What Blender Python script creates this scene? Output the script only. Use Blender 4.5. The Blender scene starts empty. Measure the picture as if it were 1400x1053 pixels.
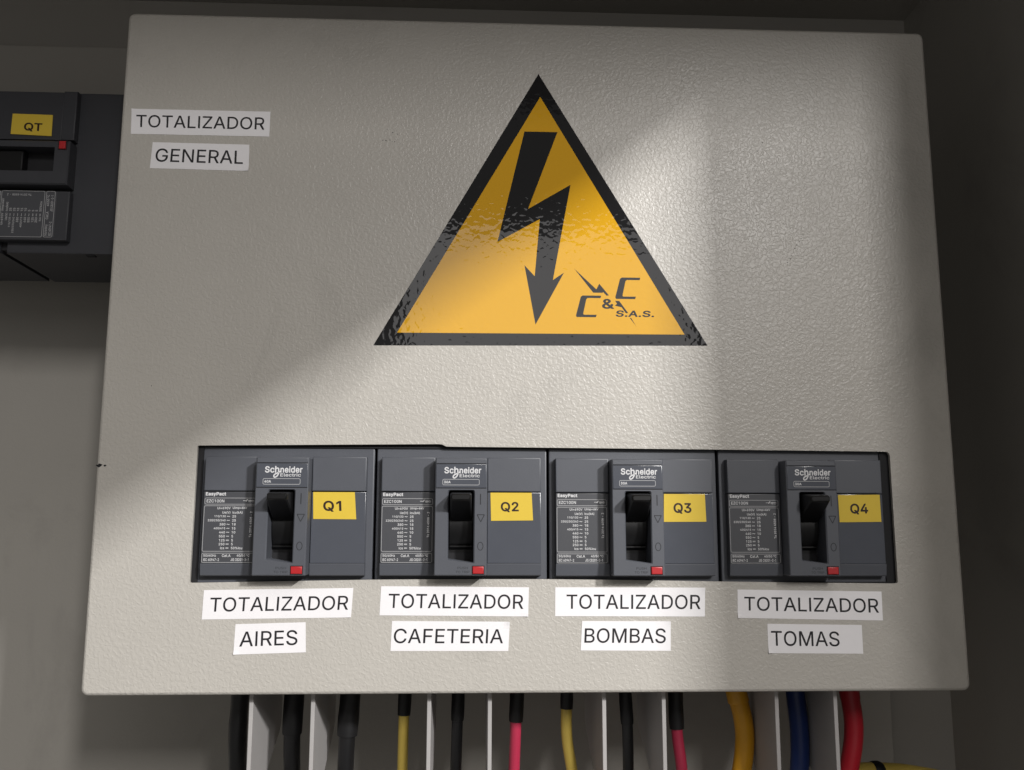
import bpy, bmesh, math, random
from mathutils import Vector, Matrix
random.seed(7)
scn = bpy.context.scene
MM = 0.001

# All lengths below are millimetres on the cover plate: x right, y up, z out of the plate.
def V(x, y, z=0.0):
    return Vector((x * MM, -z * MM, y * MM))

# ------------------------------------------------------------------ camera
cam_d = bpy.data.cameras.new('camera')
cam = bpy.data.objects.new('camera', cam_d)
scn.collection.objects.link(cam)
cam_d.sensor_fit = 'HORIZONTAL'
cam_d.sensor_width = 36.0
cam_d.lens = 36.0 * 1250.0 / 1400.0
cam_d.clip_start = 0.01
cam_d.clip_end = 50
def W3(v):
    return Vector((v[0], -v[2], v[1]))
right = W3((0.9990303, 0.0017719, 0.0439915))
down = W3((0.0085372, -0.9880212, -0.1540821))
fwd = W3((0.0431915, 0.1543083, -0.9870782))
mat = Matrix((right, -down, -fwd)).transposed().to_4x4()
mat.translation = V(-26.54, -80.97, 387.92)
cam.matrix_world = mat
scn.camera = cam

# ------------------------------------------------------------------ world, lamps, exposure
world = bpy.data.worlds.new('World')
scn.world = world
world.use_nodes = True
bg = world.node_tree.nodes['Background']
bg.inputs[0].default_value = (1.0, 0.96, 0.90, 1)
bg.inputs[1].default_value = 0.185
scn.view_settings.view_transform = 'Standard'
scn.view_settings.look = 'None'
scn.view_settings.exposure = 0.0
scn.view_settings.gamma = 1.0

LAMP = (1400.0, 960.0, 2000.0)
DX, DY = 0.810, 0.586                      # direction the tube runs in

def area_lamp(name, pos, xdir, ndir, sx, sy, watts, col):
    ld = bpy.data.lights.new(name, 'AREA')
    ld.shape = 'RECTANGLE'
    ld.size, ld.size_y = sx * MM, sy * MM
    ld.energy = watts
    ld.color = col
    o = bpy.data.objects.new(name, ld)
    scn.collection.objects.link(o)
    z = -W3(ndir).normalized()             # a lamp shines along its own -Z
    x = W3(xdir).normalized()
    x = (x - z * x.dot(z)).normalized()
    y = z.cross(x)
    m = Matrix((x, y, z)).transposed().to_4x4()
    m.translation = V(*pos)
    o.matrix_world = m
    return o

TUBE_LEN = 270.0
k_ = (-LAMP[0]) * DX + (-LAMP[1]) * DY
area_lamp('tube_lamp', LAMP, (DX, DY, 0), (-LAMP[0] - DX * k_, -LAMP[1] - DY * k_, -2000), TUBE_LEN, 10.0, 88.0, (1.0, 0.985, 0.965))
# a second, farther ceiling fitting that glints on the right of the plate
area_lamp('far_ceiling_light', (1060, 1350, 3000), (1, 0, 0), (-1060, -1350, -3000), 240, 600, 38.0, (1.0, 0.97, 0.94))
# the bright doorway of the room behind the photographer
area_lamp('doorway_light', (68, 195, 700), (1, 0, 0), (0, 0, -1), 366, 172, 0.34, (1.0, 0.97, 0.96))
# the lit ceiling of the room, up to the left behind the photographer
area_lamp('ceiling_light', (700, 2300, 2300), (1, 0, 0), (-800, -2300, -2300), 2400, 1400, 25.0, (1.0, 0.955, 0.90))

# ------------------------------------------------------------------ materials
def new_mat(name):
    m = bpy.data.materials.new(name)
    m.use_nodes = True
    nt = m.node_tree
    return m, nt, nt.nodes['Principled BSDF']

def simple_mat(name, col, rough=0.5, spec=0.5, coat=0.0, grain=0.0, grain_scale=900.0, mottle=0.0, bump=0.0, bump_scale=600.0, rvar=0.0):
    m, nt, b = new_mat(name)
    b.inputs['Base Color'].default_value = (*col, 1)
    b.inputs['Roughness'].default_value = rough
    b.inputs['Specular IOR Level'].default_value = spec
    b.inputs['Coat Weight'].default_value = coat
    tc = nt.nodes.new('ShaderNodeTexCoord')
    def noise(scale, detail=3.0):
        n = nt.nodes.new('ShaderNodeTexNoise')
        n.inputs['Scale'].default_value = scale
        n.inputs['Detail'].default_value = detail
        nt.links.new(tc.outputs['Object'], n.inputs['Vector'])
        return n
    if mottle:
        n = noise(grain_scale)
        mp = nt.nodes.new('ShaderNodeMapRange')
        mp.inputs['To Min'].default_value = 1 - mottle
        mp.inputs['To Max'].default_value = 1 + mottle
        nt.links.new(n.outputs['Fac'], mp.inputs['Value'])
        mx = nt.nodes.new('ShaderNodeVectorMath')
        mx.operation = 'SCALE'
        mx.inputs[0].default_value = col
        nt.links.new(mp.outputs[0], mx.inputs['Scale'])
        nt.links.new(mx.outputs[0], b.inputs['Base Color'])
    if rvar:
        n = noise(60.0)
        mp = nt.nodes.new('ShaderNodeMapRange')
        mp.inputs['To Min'].default_value = rough - rvar
        mp.inputs['To Max'].default_value = rough + rvar
        nt.links.new(n.outputs['Fac'], mp.inputs['Value'])
        nt.links.new(mp.outputs[0], b.inputs['Roughness'])
    if bump:
        n = noise(bump_scale)
        bp = nt.nodes.new('ShaderNodeBump')
        bp.inputs['Strength'].default_value = bump
        bp.inputs['Distance'].default_value = 0.0002
        nt.links.new(n.outputs['Fac'], bp.inputs['Height'])
        nt.links.new(bp.outputs[0], b.inputs['Normal'])
    return m

def peel_bump(nt, strength, dist):
    """orange-peel relief of the sprayed enamel: worm-like pits about 2 mm long"""
    tc = nt.nodes.new('ShaderNodeTexCoord')
    n1 = nt.nodes.new('ShaderNodeTexNoise')
    n1.inputs['Scale'].default_value = 690.0
    n1.inputs['Detail'].default_value = 2.0
    n1.inputs['Roughness'].default_value = 0.45
    n1.inputs['Distortion'].default_value = 0.6
    nt.links.new(tc.outputs['Object'], n1.inputs['Vector'])
    n2 = nt.nodes.new('ShaderNodeTexNoise')
    n2.inputs['Scale'].default_value = 90.0
    n2.inputs['Detail'].default_value = 1.0
    nt.links.new(tc.outputs['Object'], n2.inputs['Vector'])
    ramp = nt.nodes.new('ShaderNodeMapRange')
    ramp.interpolation_type = 'SMOOTHSTEP'
    ramp.inputs['From Min'].default_value = 0.36
    ramp.inputs['From Max'].default_value = 0.66
    nt.links.new(n1.outputs['Fac'], ramp.inputs['Value'])
    add = nt.nodes.new('ShaderNodeMath')
    add.operation = 'MULTIPLY_ADD'
    add.inputs[1].default_value = 0.9
    nt.links.new(n2.outputs['Fac'], add.inputs[0])
    nt.links.new(ramp.outputs[0], add.inputs[2])
    bp = nt.nodes.new('ShaderNodeBump')
    bp.inputs['Strength'].default_value = strength
    bp.inputs['Distance'].default_value = dist
    nt.links.new(add.outputs[0], bp.inputs['Height'])
    return bp, tc

def enamel(name, col, rough, strength, dist):
    m, nt, b = new_mat(name)
    b.inputs['Specular IOR Level'].default_value = 0.36
    bp, tc = peel_bump(nt, strength, dist)
    nt.links.new(bp.outputs[0], b.inputs['Normal'])
    n = nt.nodes.new('ShaderNodeTexNoise')
    n.inputs['Scale'].default_value = 26.0
    n.inputs['Detail'].default_value = 5.0
    nt.links.new(tc.outputs['Object'], n.inputs['Vector'])
    mp = nt.nodes.new('ShaderNodeMapRange')
    mp.inputs['To Min'].default_value = 0.955
    mp.inputs['To Max'].default_value = 1.045
    nt.links.new(n.outputs['Fac'], mp.inputs['Value'])
    sc = nt.nodes.new('ShaderNodeVectorMath')
    sc.operation = 'SCALE'
    sc.inputs[0].default_value = col
    grime = nt.nodes.new('ShaderNodeTexNoise')
    grime.inputs['Scale'].default_value = 9.0
    grime.inputs['Detail'].default_value = 9.0
    grime.inputs['Roughness'].default_value = 0.68
    grime.inputs['Distortion'].default_value = 0.8
    nt.links.new(tc.outputs['Object'], grime.inputs['Vector'])
    gm = nt.nodes.new('ShaderNodeMapRange')
    gm.inputs['From Min'].default_value = 0.56
    gm.inputs['From Max'].default_value = 0.78
    gm.inputs['To Min'].default_value = 1.0
    gm.inputs['To Max'].default_value = 0.80
    nt.links.new(grime.outputs['Fac'], gm.inputs['Value'])
    mu = nt.nodes.new('ShaderNodeMath')
    mu.operation = 'MULTIPLY'
    nt.links.new(mp.outputs[0], mu.inputs[0])
    nt.links.new(gm.outputs[0], mu.inputs[1])
    nt.links.new(mu.outputs[0], sc.inputs['Scale'])
    nt.links.new(sc.outputs[0], b.inputs['Base Color'])
    mr = nt.nodes.new('ShaderNodeMapRange')
    mr.inputs['To Min'].default_value = rough - 0.06
    mr.inputs['To Max'].default_value = rough + 0.08
    nt.links.new(n.outputs['Fac'], mr.inputs['Value'])
    nt.links.new(mr.outputs[0], b.inputs['Roughness'])
    return m

def vinyl(name, col, rough=0.035):
    m, nt, b = new_mat(name)
    b.inputs['Base Color'].default_value = (*col, 1)
    b.inputs['Roughness'].default_value = rough
    # the film follows the enamel below it in long shallow ripples
    tc = nt.nodes.new('ShaderNodeTexCoord')
    n = nt.nodes.new('ShaderNodeTexNoise')
    n.inputs['Scale'].default_value = 400.0
    n.inputs['Detail'].default_value = 0.6
    n.inputs['Distortion'].default_value = 0.5
    nt.links.new(tc.outputs['Object'], n.inputs['Vector'])
    bp = nt.nodes.new('ShaderNodeBump')
    bp.inputs['Strength'].default_value = 0.5
    bp.inputs['Distance'].default_value = 0.00014
    nt.links.new(n.outputs['Fac'], bp.inputs['Height'])
    nt.links.new(bp.outputs[0], b.inputs['Normal'])
    return m

M = {}
M['enamel'] = enamel('pebble grey enamel', (0.470, 0.448, 0.412), 0.32, 0.7, 0.00011)
M['steel'] = enamel('enclosure enamel', (0.29, 0.276, 0.252), 0.5, 0.35, 0.00006)
M['mount'] = enamel('mounting plate enamel', (0.35, 0.333, 0.305), 0.5, 0.35, 0.00006)
M['vinyl_black'] = vinyl('black vinyl', (0.010, 0.010, 0.011))
M['vinyl_yellow'] = vinyl('yellow vinyl', (0.65, 0.345, 0.012))
M['sheet_black'] = simple_mat('matt black shadow sheet', (0.01, 0.01, 0.01), 1.0, 0.0)
M['paper'] = simple_mat('white paper', (0.82, 0.805, 0.825), 0.6, 0.3, mottle=0.02, grain_scale=400, bump=0.05, bump_scale=300)
M['ink'] = simple_mat('printed black', (0.018, 0.017, 0.02), 0.5, 0.3)
M['tag'] = simple_mat('yellow tag paper', (0.66, 0.47, 0.05), 0.55, 0.3, mottle=0.03, grain_scale=300)
M['tag_ink'] = simple_mat('dark brown print', (0.028, 0.014, 0.010), 0.5, 0.3)
M['plastic'] = simple_mat('slate grey plastic', (0.080, 0.085, 0.100), 0.45, 0.45, mottle=0.05, grain_scale=160, bump=0.10, bump_scale=1800, rvar=0.06)
M['plate_plastic'] = simple_mat('smooth slate plastic', (0.074, 0.080, 0.097), 0.24, 0.5, mottle=0.05, grain_scale=120, bump=0.04, bump_scale=900, rvar=0.05)
M['print_panel'] = simple_mat('dark printed film', (0.060, 0.062, 0.070), 0.42, 0.45, mottle=0.04, grain_scale=200)
M['black_plastic'] = simple_mat('black plastic', (0.0055, 0.0055, 0.006), 0.42, 0.3, bump=0.06, bump_scale=1500)
M['dark_gap'] = simple_mat('dark recess plastic and gap shade', (0.02, 0.02, 0.022), 0.7, 0.2)
M['white_print'] = simple_mat('pale grey print', (0.62, 0.62, 0.63), 0.5, 0.3)
M['line_print'] = simple_mat('thin grey print', (0.42, 0.42, 0.43), 0.5, 0.3)
M['red'] = simple_mat('red plastic', (0.42, 0.014, 0.018), 0.4, 0.5, bump=0.05, bump_scale=900)
M['engraved'] = simple_mat('engraved mark', (0.028, 0.029, 0.033), 0.6, 0.2)
M['barrier'] = simple_mat('grey barrier plastic', (0.39, 0.375, 0.37), 0.5, 0.4, mottle=0.05, grain_scale=90, bump=0.1, bump_scale=500)
M['qt_plastic'] = simple_mat('charcoal plastic', (0.036, 0.037, 0.043), 0.5, 0.4, mottle=0.06, grain_scale=140, bump=0.10, bump_scale=1500)
M['shrink'] = simple_mat('black heat shrink', (0.010, 0.010, 0.011), 0.45, 0.4, bump=0.25, bump_scale=260)
for nm, c in (('black', (0.0085, 0.0085, 0.0095)), ('yellow', (0.68, 0.50, 0.10)), ('crimson', (0.42, 0.028, 0.070)), ('amber', (0.66, 0.32, 0.012)),
              ('blue', (0.010, 0.028, 0.13)), ('red', (0.40, 0.010, 0.022))):
    M['cable_' + nm] = simple_mat(nm + ' cable sheath', c, 0.36, 0.5, mottle=0.08, grain_scale=60, bump=0.12, bump_scale=220)

# ------------------------------------------------------------------ helpers
def link(name, me, m=None, parent=None, loc=None):
    if m is not None and len(me.materials) == 0:
        me.materials.append(m)
    o = bpy.data.objects.new(name, me)
    scn.collection.objects.link(o)
    if loc is not None:
        o.location = loc
    if parent is not None:
        o.parent = parent
    return o

def done(name, bm, m, parent=None, smooth=False, loc=None):
    bmesh.ops.recalc_face_normals(bm, faces=bm.faces[:])
    if name == 'cover_plate':
        for fc in bm.faces:                    # every front triangle must face forward, or its relief turns inside out
            if all(abs(v.co.y) < 1e-7 for v in fc.verts) and fc.normal.y > 0:
                fc.normal_flip()
    me = bpy.data.meshes.new(name)
    bm.to_mesh(me)
    bm.free()
    if smooth:
        for p in me.polygons:
            p.use_smooth = True
        me.set_sharp_from_angle(angle=math.radians(38))
        if name not in ('power_cable', 'heat_shrink', 'cable_tie'):
            for p in me.polygons:              # keep true planes flat, round only the edges
                n = p.normal
                if max(abs(n.x), abs(n.y), abs(n.z)) > 0.99995:
                    p.use_smooth = False
    return link(name, me, m, parent, loc)

def tag(o, label=None, cat=None, group=None, kind=None):
    if label: o['label'] = label
    if cat: o['category'] = cat
    if group: o['group'] = group
    if kind: o['kind'] = kind
    return o

def empty(name, loc):
    o = bpy.data.objects.new(name, None)
    o.empty_display_size = 0.01
    scn.collection.objects.link(o)
    o.location = loc
    return o

def ring(bm, pts, z):
    return [bm.verts.new(V(p[0], p[1], z)) for p in pts]

def bridge(bm, a, b):
    n = len(a)
    for i in range(n):
        bm.faces.new((a[i], a[(i + 1) % n], b[(i + 1) % n], b[i]))

def inset(pts, d):
    """move a convex counter-clockwise outline inwards by d"""
    out = []
    n = len(pts)
    for i in range(n):
        p0, p1, p2 = Vector(pts[i - 1]), Vector(pts[i]), Vector(pts[(i + 1) % n])
        a, b = (p1 - p0).normalized(), (p2 - p1).normalized()
        na, nb = Vector((-a.y, a.x)), Vector((-b.y, b.x))
        k = (na + nb)
        k = k / max(0.2, k.dot(na)) if k.length > 1e-6 else na
        q = p1 + k * d
        out.append((q.x, q.y))
    return out

def round_rect(x0, y0, x1, y1, r, n=4):
    pts = []
    for cx, cy, a0 in ((x1 - r, y0 + r, -90), (x1 - r, y1 - r, 0), (x0 + r, y1 - r, 90), (x0 + r, y0 + r, 180)):
        for i in range(n + 1):
            a = math.radians(a0 + 90 * i / n)
            pts.append((cx + r * math.cos(a), cy + r * math.sin(a)))
    return pts

def block(bm, pts, z0, z1, bev=0.0):
    """an extruded outline (counter-clockwise) with a rounded front edge"""
    back = ring(bm, pts, z0)
    if bev:
        r1 = ring(bm, pts, z1 - bev)
        r2 = ring(bm, inset(pts, bev * 0.3), z1 - bev * 0.3)
        r3 = ring(bm, inset(pts, bev), z1)
        bridge(bm, back, r1); bridge(bm, r1, r2); bridge(bm, r2, r3)
        bm.faces.new(r3)
    else:
        r1 = ring(bm, pts, z1)
        bridge(bm, back, r1)
        bm.faces.new(r1)
    bm.faces.new(back[::-1])

def rect(x0, y0, x1, y1):
    return [(x0, y0), (x1, y0), (x1, y1), (x0, y1)]

def box(bm, x0, y0, z0, x1, y1, z1, bev=0.0):
    block(bm, rect(x0, y0, x1, y1), z0, z1, bev)

def flat_fill(bm, loops, z):
    """fill between closed loops of existing verts (first is the outside)"""
    es = []
    for lp in loops:
        for i in range(len(lp)):
            e = bm.edges.get((lp[i], lp[(i + 1) % len(lp)])) or bm.edges.new((lp[i], lp[(i + 1) % len(lp)]))
            es.append(e)
    bmesh.ops.triangle_fill(bm, use_beauty=True, use_dissolve=False, edges=es, normal=(0, -1, 0))

def ring_frame(bm, x0, y0, x1, y1, w, z, r=0.5):
    """a thin printed outline"""
    a = ring(bm, round_rect(x0, y0, x1, y1, r, 3), z)
    b = ring(bm, round_rect(x0 + w, y0 + w, x1 - w, y1 - w, max(0.05, r - w), 3), z)
    bridge(bm, a, b)

# outlines of a plain grotesque alphabet: advance, then closed contours in thousandths of an em
GLYPHS = {
'A':(480,'202,509 274,509 278,504 461,6 460,0 397,0 394,3 344,141 277,142 136,142 85,1 19,0 17,3;238,454 191,300 156,201 160,199 241,199 319,199 323,201 285,306'),
'B':(456,'60,507 63,509 240,509 273,507 303,501 330,490 348,478 369,458 382,441 390,420 396,399 398,357 394,339 388,321 367,294 342,278 318,268 315,264 342,256 360,247 386,225 400,207 411,183 418,141 416,111 412,93 397,63 369,32 342,17 318,8 285,2 252,0 63,0 60,3;126,230 126,58 246,57 276,59 309,67 331,81 346,99 352,114 355,144 352,162 346,177 337,192 321,208 294,223 267,229;126,451 126,286 240,285 258,287 288,296 309,310 322,324 328,336 335,354 336,369 334,390 328,408 312,430 294,442 255,451'),
'C':(510,'364,13 340,4 301,-5 274,-7 238,-6 214,-1 172,13 130,40 96,74 81,95 57,146 42,212 40,245 42,296 51,344 60,371 81,413 96,434 114,455 148,483 178,498 217,510 262,516 319,510 364,495 382,486 403,470 434,440 446,422 461,392 473,350 469,348 409,348 405,359 396,383 380,407 343,438 301,453 262,456 235,453 208,444 184,432 163,415 142,392 126,365 114,335 105,287 103,251 105,218 113,176 126,143 142,116 163,93 184,76 208,64 241,55 271,53 295,55 328,64 355,79 379,101 397,128 409,160 472,159 467,134 458,110 437,74 409,44 385,25'),
'D':(502,'63,0 60,3 60,507 63,509 225,509 276,505 306,498 348,481 380,459 395,444 412,426 434,390 445,366 457,318 460,282 460,228 454,180 442,138 418,93 399,70 372,45 342,26 303,11 258,2 228,0;126,451 126,58 216,57 264,62 288,68 318,81 349,105 364,123 379,150 391,183 397,219 399,261 397,297 391,327 382,354 364,387 345,409 321,427 288,442 261,448 231,451'),
'E':(419,'372,0 63,0 60,3 60,507 63,509 369,509 372,507 371,453 258,452 126,451 125,288 129,286 354,285 355,231 351,229 126,228 125,60 129,57 372,57 375,54 375,3'),
'F':(410,'63,0 60,3 60,507 63,509 366,509 369,507 369,456 366,452 204,452 129,452 125,450 126,279 345,277 345,222 126,220 125,3 123,0'),
'G':(520,'271,516 316,510 340,504 379,486 400,471 428,446 449,416 464,386 473,350 409,349 395,380 377,407 346,435 328,444 301,453 274,456 238,453 208,444 184,432 159,413 141,392 132,377 114,335 105,290 103,257 105,221 113,176 126,143 142,116 161,95 184,76 208,64 238,56 268,53 292,54 322,61 343,70 361,82 383,104 401,134 413,170 415,197 412,199 358,199 284,200 283,254 286,256 475,256 478,254 476,167 466,125 446,83 431,62 406,38 376,18 349,7 301,-5 262,-7 217,-2 187,7 148,26 112,55 93,77 69,116 51,164 41,224 42,296 48,332 58,365 68,392 81,413 97,437 118,460 130,471 163,492 190,503 214,510'),
'H':(517,'456,1 396,0 392,3 392,228 390,232 126,231 125,3 123,0 63,0 60,3 60,498 60,507 63,509 123,509 125,507 126,290 390,289 392,291 392,507 396,509 456,508'),
'I':(184,'63,0 60,3 60,507 63,509 123,508 124,3 120,0'),
'J':(396,'333,509 336,506 336,137 331,95 322,71 309,50 294,33 267,14 228,-2 183,-7 141,-2 102,14 78,31 65,44 47,71 35,116 33,170 36,173 96,173 98,170 100,116 107,95 122,74 138,62 165,52 183,50 204,52 231,62 250,77 262,95 268,113 272,146 272,506 276,509'),
'K':(467,'444,0 372,1 198,244 126,168 125,3 123,0 63,0 60,3 60,507 63,509 123,509 125,507 125,348 126,244 176,306 363,508 444,509 446,507 433,492 243,288 445,6 447,3'),
'L':(393,'63,509 123,509 125,507 126,58 357,57 361,54 360,1 63,0 60,3 60,507'),
'M':(628,'567,508 568,3 564,0 507,0 504,3 504,339 506,411 504,428 445,261 346,9 342,1 339,0 288,0 285,3 170,291 124,423 120,426 120,429 121,366 122,3 120,0 63,0 60,3 60,507 63,509 150,509 153,506 274,195 315,75 354,192 475,507 480,509'),
'N':(523,'462,508 462,1 390,0 385,3 203,288 124,423 120,426 125,294 125,3 123,0 63,0 60,3 60,507 63,509 132,509 138,506 349,174 402,80 399,150 399,507 402,509'),
'O':(533,'301,-5 259,-7 217,-2 169,14 133,37 96,74 72,110 60,137 51,164 42,212 40,263 45,317 60,371 81,413 112,453 148,483 193,504 235,513 271,516 319,510 364,495 385,483 406,468 436,437 464,392 482,344 491,296 493,245 488,191 473,137 452,95 422,56 385,26 355,10;262,456 235,453 208,444 187,435 162,416 142,392 126,365 114,335 105,287 103,251 105,218 114,173 126,143 147,110 163,93 184,76 208,64 238,55 271,53 307,58 325,64 343,73 369,92 392,116 408,143 422,182 428,212 430,260 428,296 419,335 409,362 392,392 370,417 346,435 328,444 298,453'),
'P':(444,'63,0 60,3 60,507 63,509 234,509 276,505 306,499 327,490 354,472 363,464 379,447 391,429 400,405 407,375 409,342 407,318 400,291 387,261 373,240 357,224 330,206 303,194 273,188 240,186 126,185 125,3 123,0;126,451 126,243 237,242 264,245 279,248 294,254 315,269 324,279 337,303 343,327 344,348 343,369 334,399 325,414 312,428 297,439 258,451'),
'Q':(533,'463,-48 400,-47 358,10 307,-4 253,-7 214,-1 175,11 148,26 121,48 106,63 82,93 60,138 45,192 40,246 45,315 60,372 81,414 109,449 145,481 172,496 220,511 265,516 313,511 361,496 388,481 422,453 452,414 473,372 488,318 493,264 491,213 482,165 464,114 436,72 404,39 464,-42 466,-45;265,456 229,451 184,433 163,416 147,399 126,366 113,333 105,288 103,252 106,213 117,165 132,132 163,92 187,74 211,62 232,56 259,53 295,55 318,63 286,105 249,153 248,156 250,159 313,158 363,93 367,90 392,117 407,141 416,165 428,210 430,249 428,291 419,336 408,366 391,393 375,411 349,433 325,446 292,454'),
'R':(449,'63,509 234,509 297,502 333,489 354,475 375,455 391,432 403,402 409,360 407,324 400,294 391,273 375,250 357,233 333,217 316,210 315,207 427,3 426,0 354,0 342,20 246,199 129,198 125,195 125,3 123,0 63,0 60,3 60,507;126,451 126,256 261,256 279,260 297,266 318,281 334,300 340,315 344,333 345,357 343,375 337,399 328,414 317,426 294,442 258,451'),
'S':(447,'260,514 290,508 314,499 341,483 360,468 378,447 390,426 399,399 400,381 398,378 338,378 333,399 321,420 299,439 281,448 254,456 227,459 206,457 185,454 167,448 146,436 130,420 121,405 115,381 115,372 121,348 143,323 170,308 212,293 311,265 359,238 384,213 395,198 402,180 408,150 405,108 396,81 372,45 350,26 323,11 293,0 257,-8 221,-9 176,-5 155,-1 128,9 101,24 80,41 64,60 52,81 42,108 38,135 41,137 101,137 105,135 113,105 124,87 152,65 182,54 200,50 248,50 284,59 296,65 314,77 330,93 339,108 345,126 346,144 342,162 336,174 323,188 296,205 242,223 182,239 143,254 113,268 89,287 68,312 58,336 52,369 54,399 61,423 76,450 101,475 134,496 164,508 194,514 224,516'),
'T':(449,'254,0 197,0 193,3 193,450 191,452 35,452 32,456 32,507 35,509 197,509 413,509 417,507 416,453 260,452 257,450 257,3'),
'U':(517,'61,508 120,509 123,508 124,505 124,178 125,160 131,136 140,115 152,97 168,81 198,63 231,53 285,53 312,60 333,69 347,79 376,112 391,154 393,175 393,505 396,509 456,508 457,454 457,169 454,139 448,115 436,85 414,56 390,32 363,15 336,3 294,-6 255,-8 219,-6 168,9 153,15 126,33 98,61 86,79 71,109 62,145 60,172'),
'V':(480,'19,509 82,509 86,504 191,210 241,55 282,183 395,507 397,509 460,509 461,504 448,468 279,3 277,0 205,0 21,495 17,507'),
'W':(686,'669,507 536,21 531,3 526,0 457,0 454,4 366,330 343,433 320,330 231,3 226,0 157,0 151,15 27,468 17,504 19,509 79,509 83,507 164,192 193,64 219,177 306,507 310,509 379,509 461,201 493,66 510,147 602,507 607,509 667,509'),
'X':(474,'21,0 20,3 200,261 31,507 33,509 105,507 199,369 237,304 293,393 373,507 378,509 441,509 445,507 438,497 276,264 454,3 453,0 381,2 290,132 237,217 184,132 93,3 90,0'),
'Y':(472,'205,0 203,3 203,207 17,507 22,509 91,508 197,336 221,294 234,264 238,263 246,282 282,348 380,507 385,509 451,509 454,507 268,207 268,3 265,0'),
'Z':(438,'397,0 43,1 42,45 45,51 270,381 321,450 319,453 43,452 40,456 40,507 43,509 394,509 397,507 397,465 395,459 167,126 116,57 397,57 399,54 399,3'),
'a':(389,'336,1 279,0 277,3 277,48 276,51 273,52 243,17 210,-1 162,-9 117,-4 93,5 66,23 50,42 38,63 32,87 30,108 32,129 42,159 63,183 90,199 123,211 255,230 271,240 276,261 271,288 265,300 255,311 234,325 204,331 186,331 150,322 123,305 107,288 99,274 42,291 50,312 65,333 78,345 111,367 147,379 189,384 240,379 270,370 300,350 316,330 328,306 334,285 337,258;276,186 273,188 258,182 234,176 180,169 138,160 114,148 98,132 92,111 95,84 110,63 135,50 171,45 210,51 237,65 259,87 271,111 276,138'),
'b':(424,'56,509 113,508 114,322 116,319 143,351 173,374 206,383 230,384 266,380 287,374 311,362 337,340 357,316 369,295 381,262 388,226 390,181 388,148 378,106 366,76 354,55 344,44 336,34 320,21 287,3 260,-6 224,-8 188,-3 164,9 143,26 116,59 113,58 112,55 111,1 54,1 53,505;236,48 260,54 275,63 293,80 306,97 315,115 324,142 328,169 327,217 321,247 309,277 297,295 287,305 266,320 251,326 236,329 203,329 179,323 164,314 146,297 133,280 119,244 114,220 113,181 115,154 124,118 134,97 146,80 161,66 191,51 212,48'),
'c':(396,'301,359 321,343 338,325 353,301 360,277 304,262 290,289 270,310 241,325 211,330 190,329 160,319 145,310 129,295 108,259 102,235 96,193 102,139 109,115 118,97 130,80 145,66 160,57 187,48 208,46 241,51 271,66 293,91 304,116 359,103 362,100 350,70 331,44 307,22 292,12 262,-1 238,-6 205,-8 178,-6 145,3 118,15 106,24 72,58 55,88 42,124 36,157 34,190 42,253 54,286 63,304 73,319 94,342 115,359 142,373 181,383 223,384 247,380 268,374'),
'd':(424,'370,509 372,505 371,1 314,1 313,55 310,59 306,58 286,30 262,9 235,-3 202,-8 166,-6 136,3 112,15 81,43 69,58 58,79 45,109 36,148 34,184 36,223 42,259 54,292 69,319 91,344 112,361 124,368 157,380 196,384 220,383 253,373 280,353 304,322 307,319 310,320 312,508;205,47 226,49 244,54 265,66 281,82 293,100 305,133 311,169 312,190 308,232 301,259 281,295 265,311 244,323 223,329 202,330 187,329 163,323 145,311 123,289 108,262 102,241 96,184 102,139 108,118 118,97 128,82 145,66 163,54 187,48'),
'e':(404,'229,383 265,374 292,362 319,341 338,319 353,292 365,256 370,226 371,172 367,169 100,169 97,163 102,127 117,94 136,72 151,61 166,54 193,48 226,47 256,54 283,71 296,85 307,104 327,100 364,91 359,73 350,58 333,37 304,15 280,3 247,-6 211,-8 181,-6 145,3 115,18 91,36 72,58 55,88 45,112 36,157 34,190 36,226 54,289 72,319 92,340 115,359 145,374 181,383;96,223 100,221 307,221 308,229 299,268 279,298 262,314 235,326 205,330 187,329 163,323 136,305 117,283 102,253'),
'f':(254,'84,0 81,3 81,324 78,327 9,327 6,330 6,375 9,379 78,379 81,381 81,438 86,468 101,492 126,514 156,526 186,530 228,526 240,522 242,516 229,474 225,469 195,474 177,472 162,466 153,458 146,447 143,432 142,381 144,379 227,378 228,330 225,327 144,327 142,324 142,3 138,0'),
'g':(425,'370,379 372,377 371,-22 370,-40 365,-61 349,-91 325,-116 289,-137 256,-146 205,-151 157,-146 112,-131 81,-109 60,-85 51,-70 100,-42 130,-73 157,-89 187,-96 232,-96 262,-86 283,-74 298,-58 300,-52 308,-34 311,-10 310,67 307,68 304,65 287,41 265,22 238,10 217,6 169,6 142,13 112,28 88,45 57,86 42,122 36,158 34,197 36,230 45,269 55,293 69,317 103,354 115,363 139,375 166,382 190,384 217,383 238,379 256,372 274,360 310,319 313,323 313,377 316,379;199,330 178,327 160,321 145,312 126,293 117,281 102,242 96,188 102,143 111,119 120,101 145,76 160,67 181,61 205,59 226,61 247,66 265,76 284,95 299,119 308,146 312,194 311,221 305,248 294,278 281,296 265,311 247,322 226,328'),
'h':(410,'356,1 299,0 296,3 296,237 291,270 285,288 263,313 254,319 236,326 209,329 191,328 164,319 146,307 136,297 124,279 118,264 114,243 114,3 110,0 56,0 53,3 53,246 53,507 56,509 110,509 114,507 114,324 116,319 133,345 152,362 173,373 200,382 224,384 257,382 293,370 311,358 327,342 341,321 350,297 354,276 357,246'),
'i':(167,'56,0 53,3 53,375 56,379 113,378 114,3 110,0;41,483 46,501 53,511 68,520 83,524 101,520 113,512 122,501 126,483 123,468 116,457 101,446 89,443 68,446 57,453 46,465'),
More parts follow.
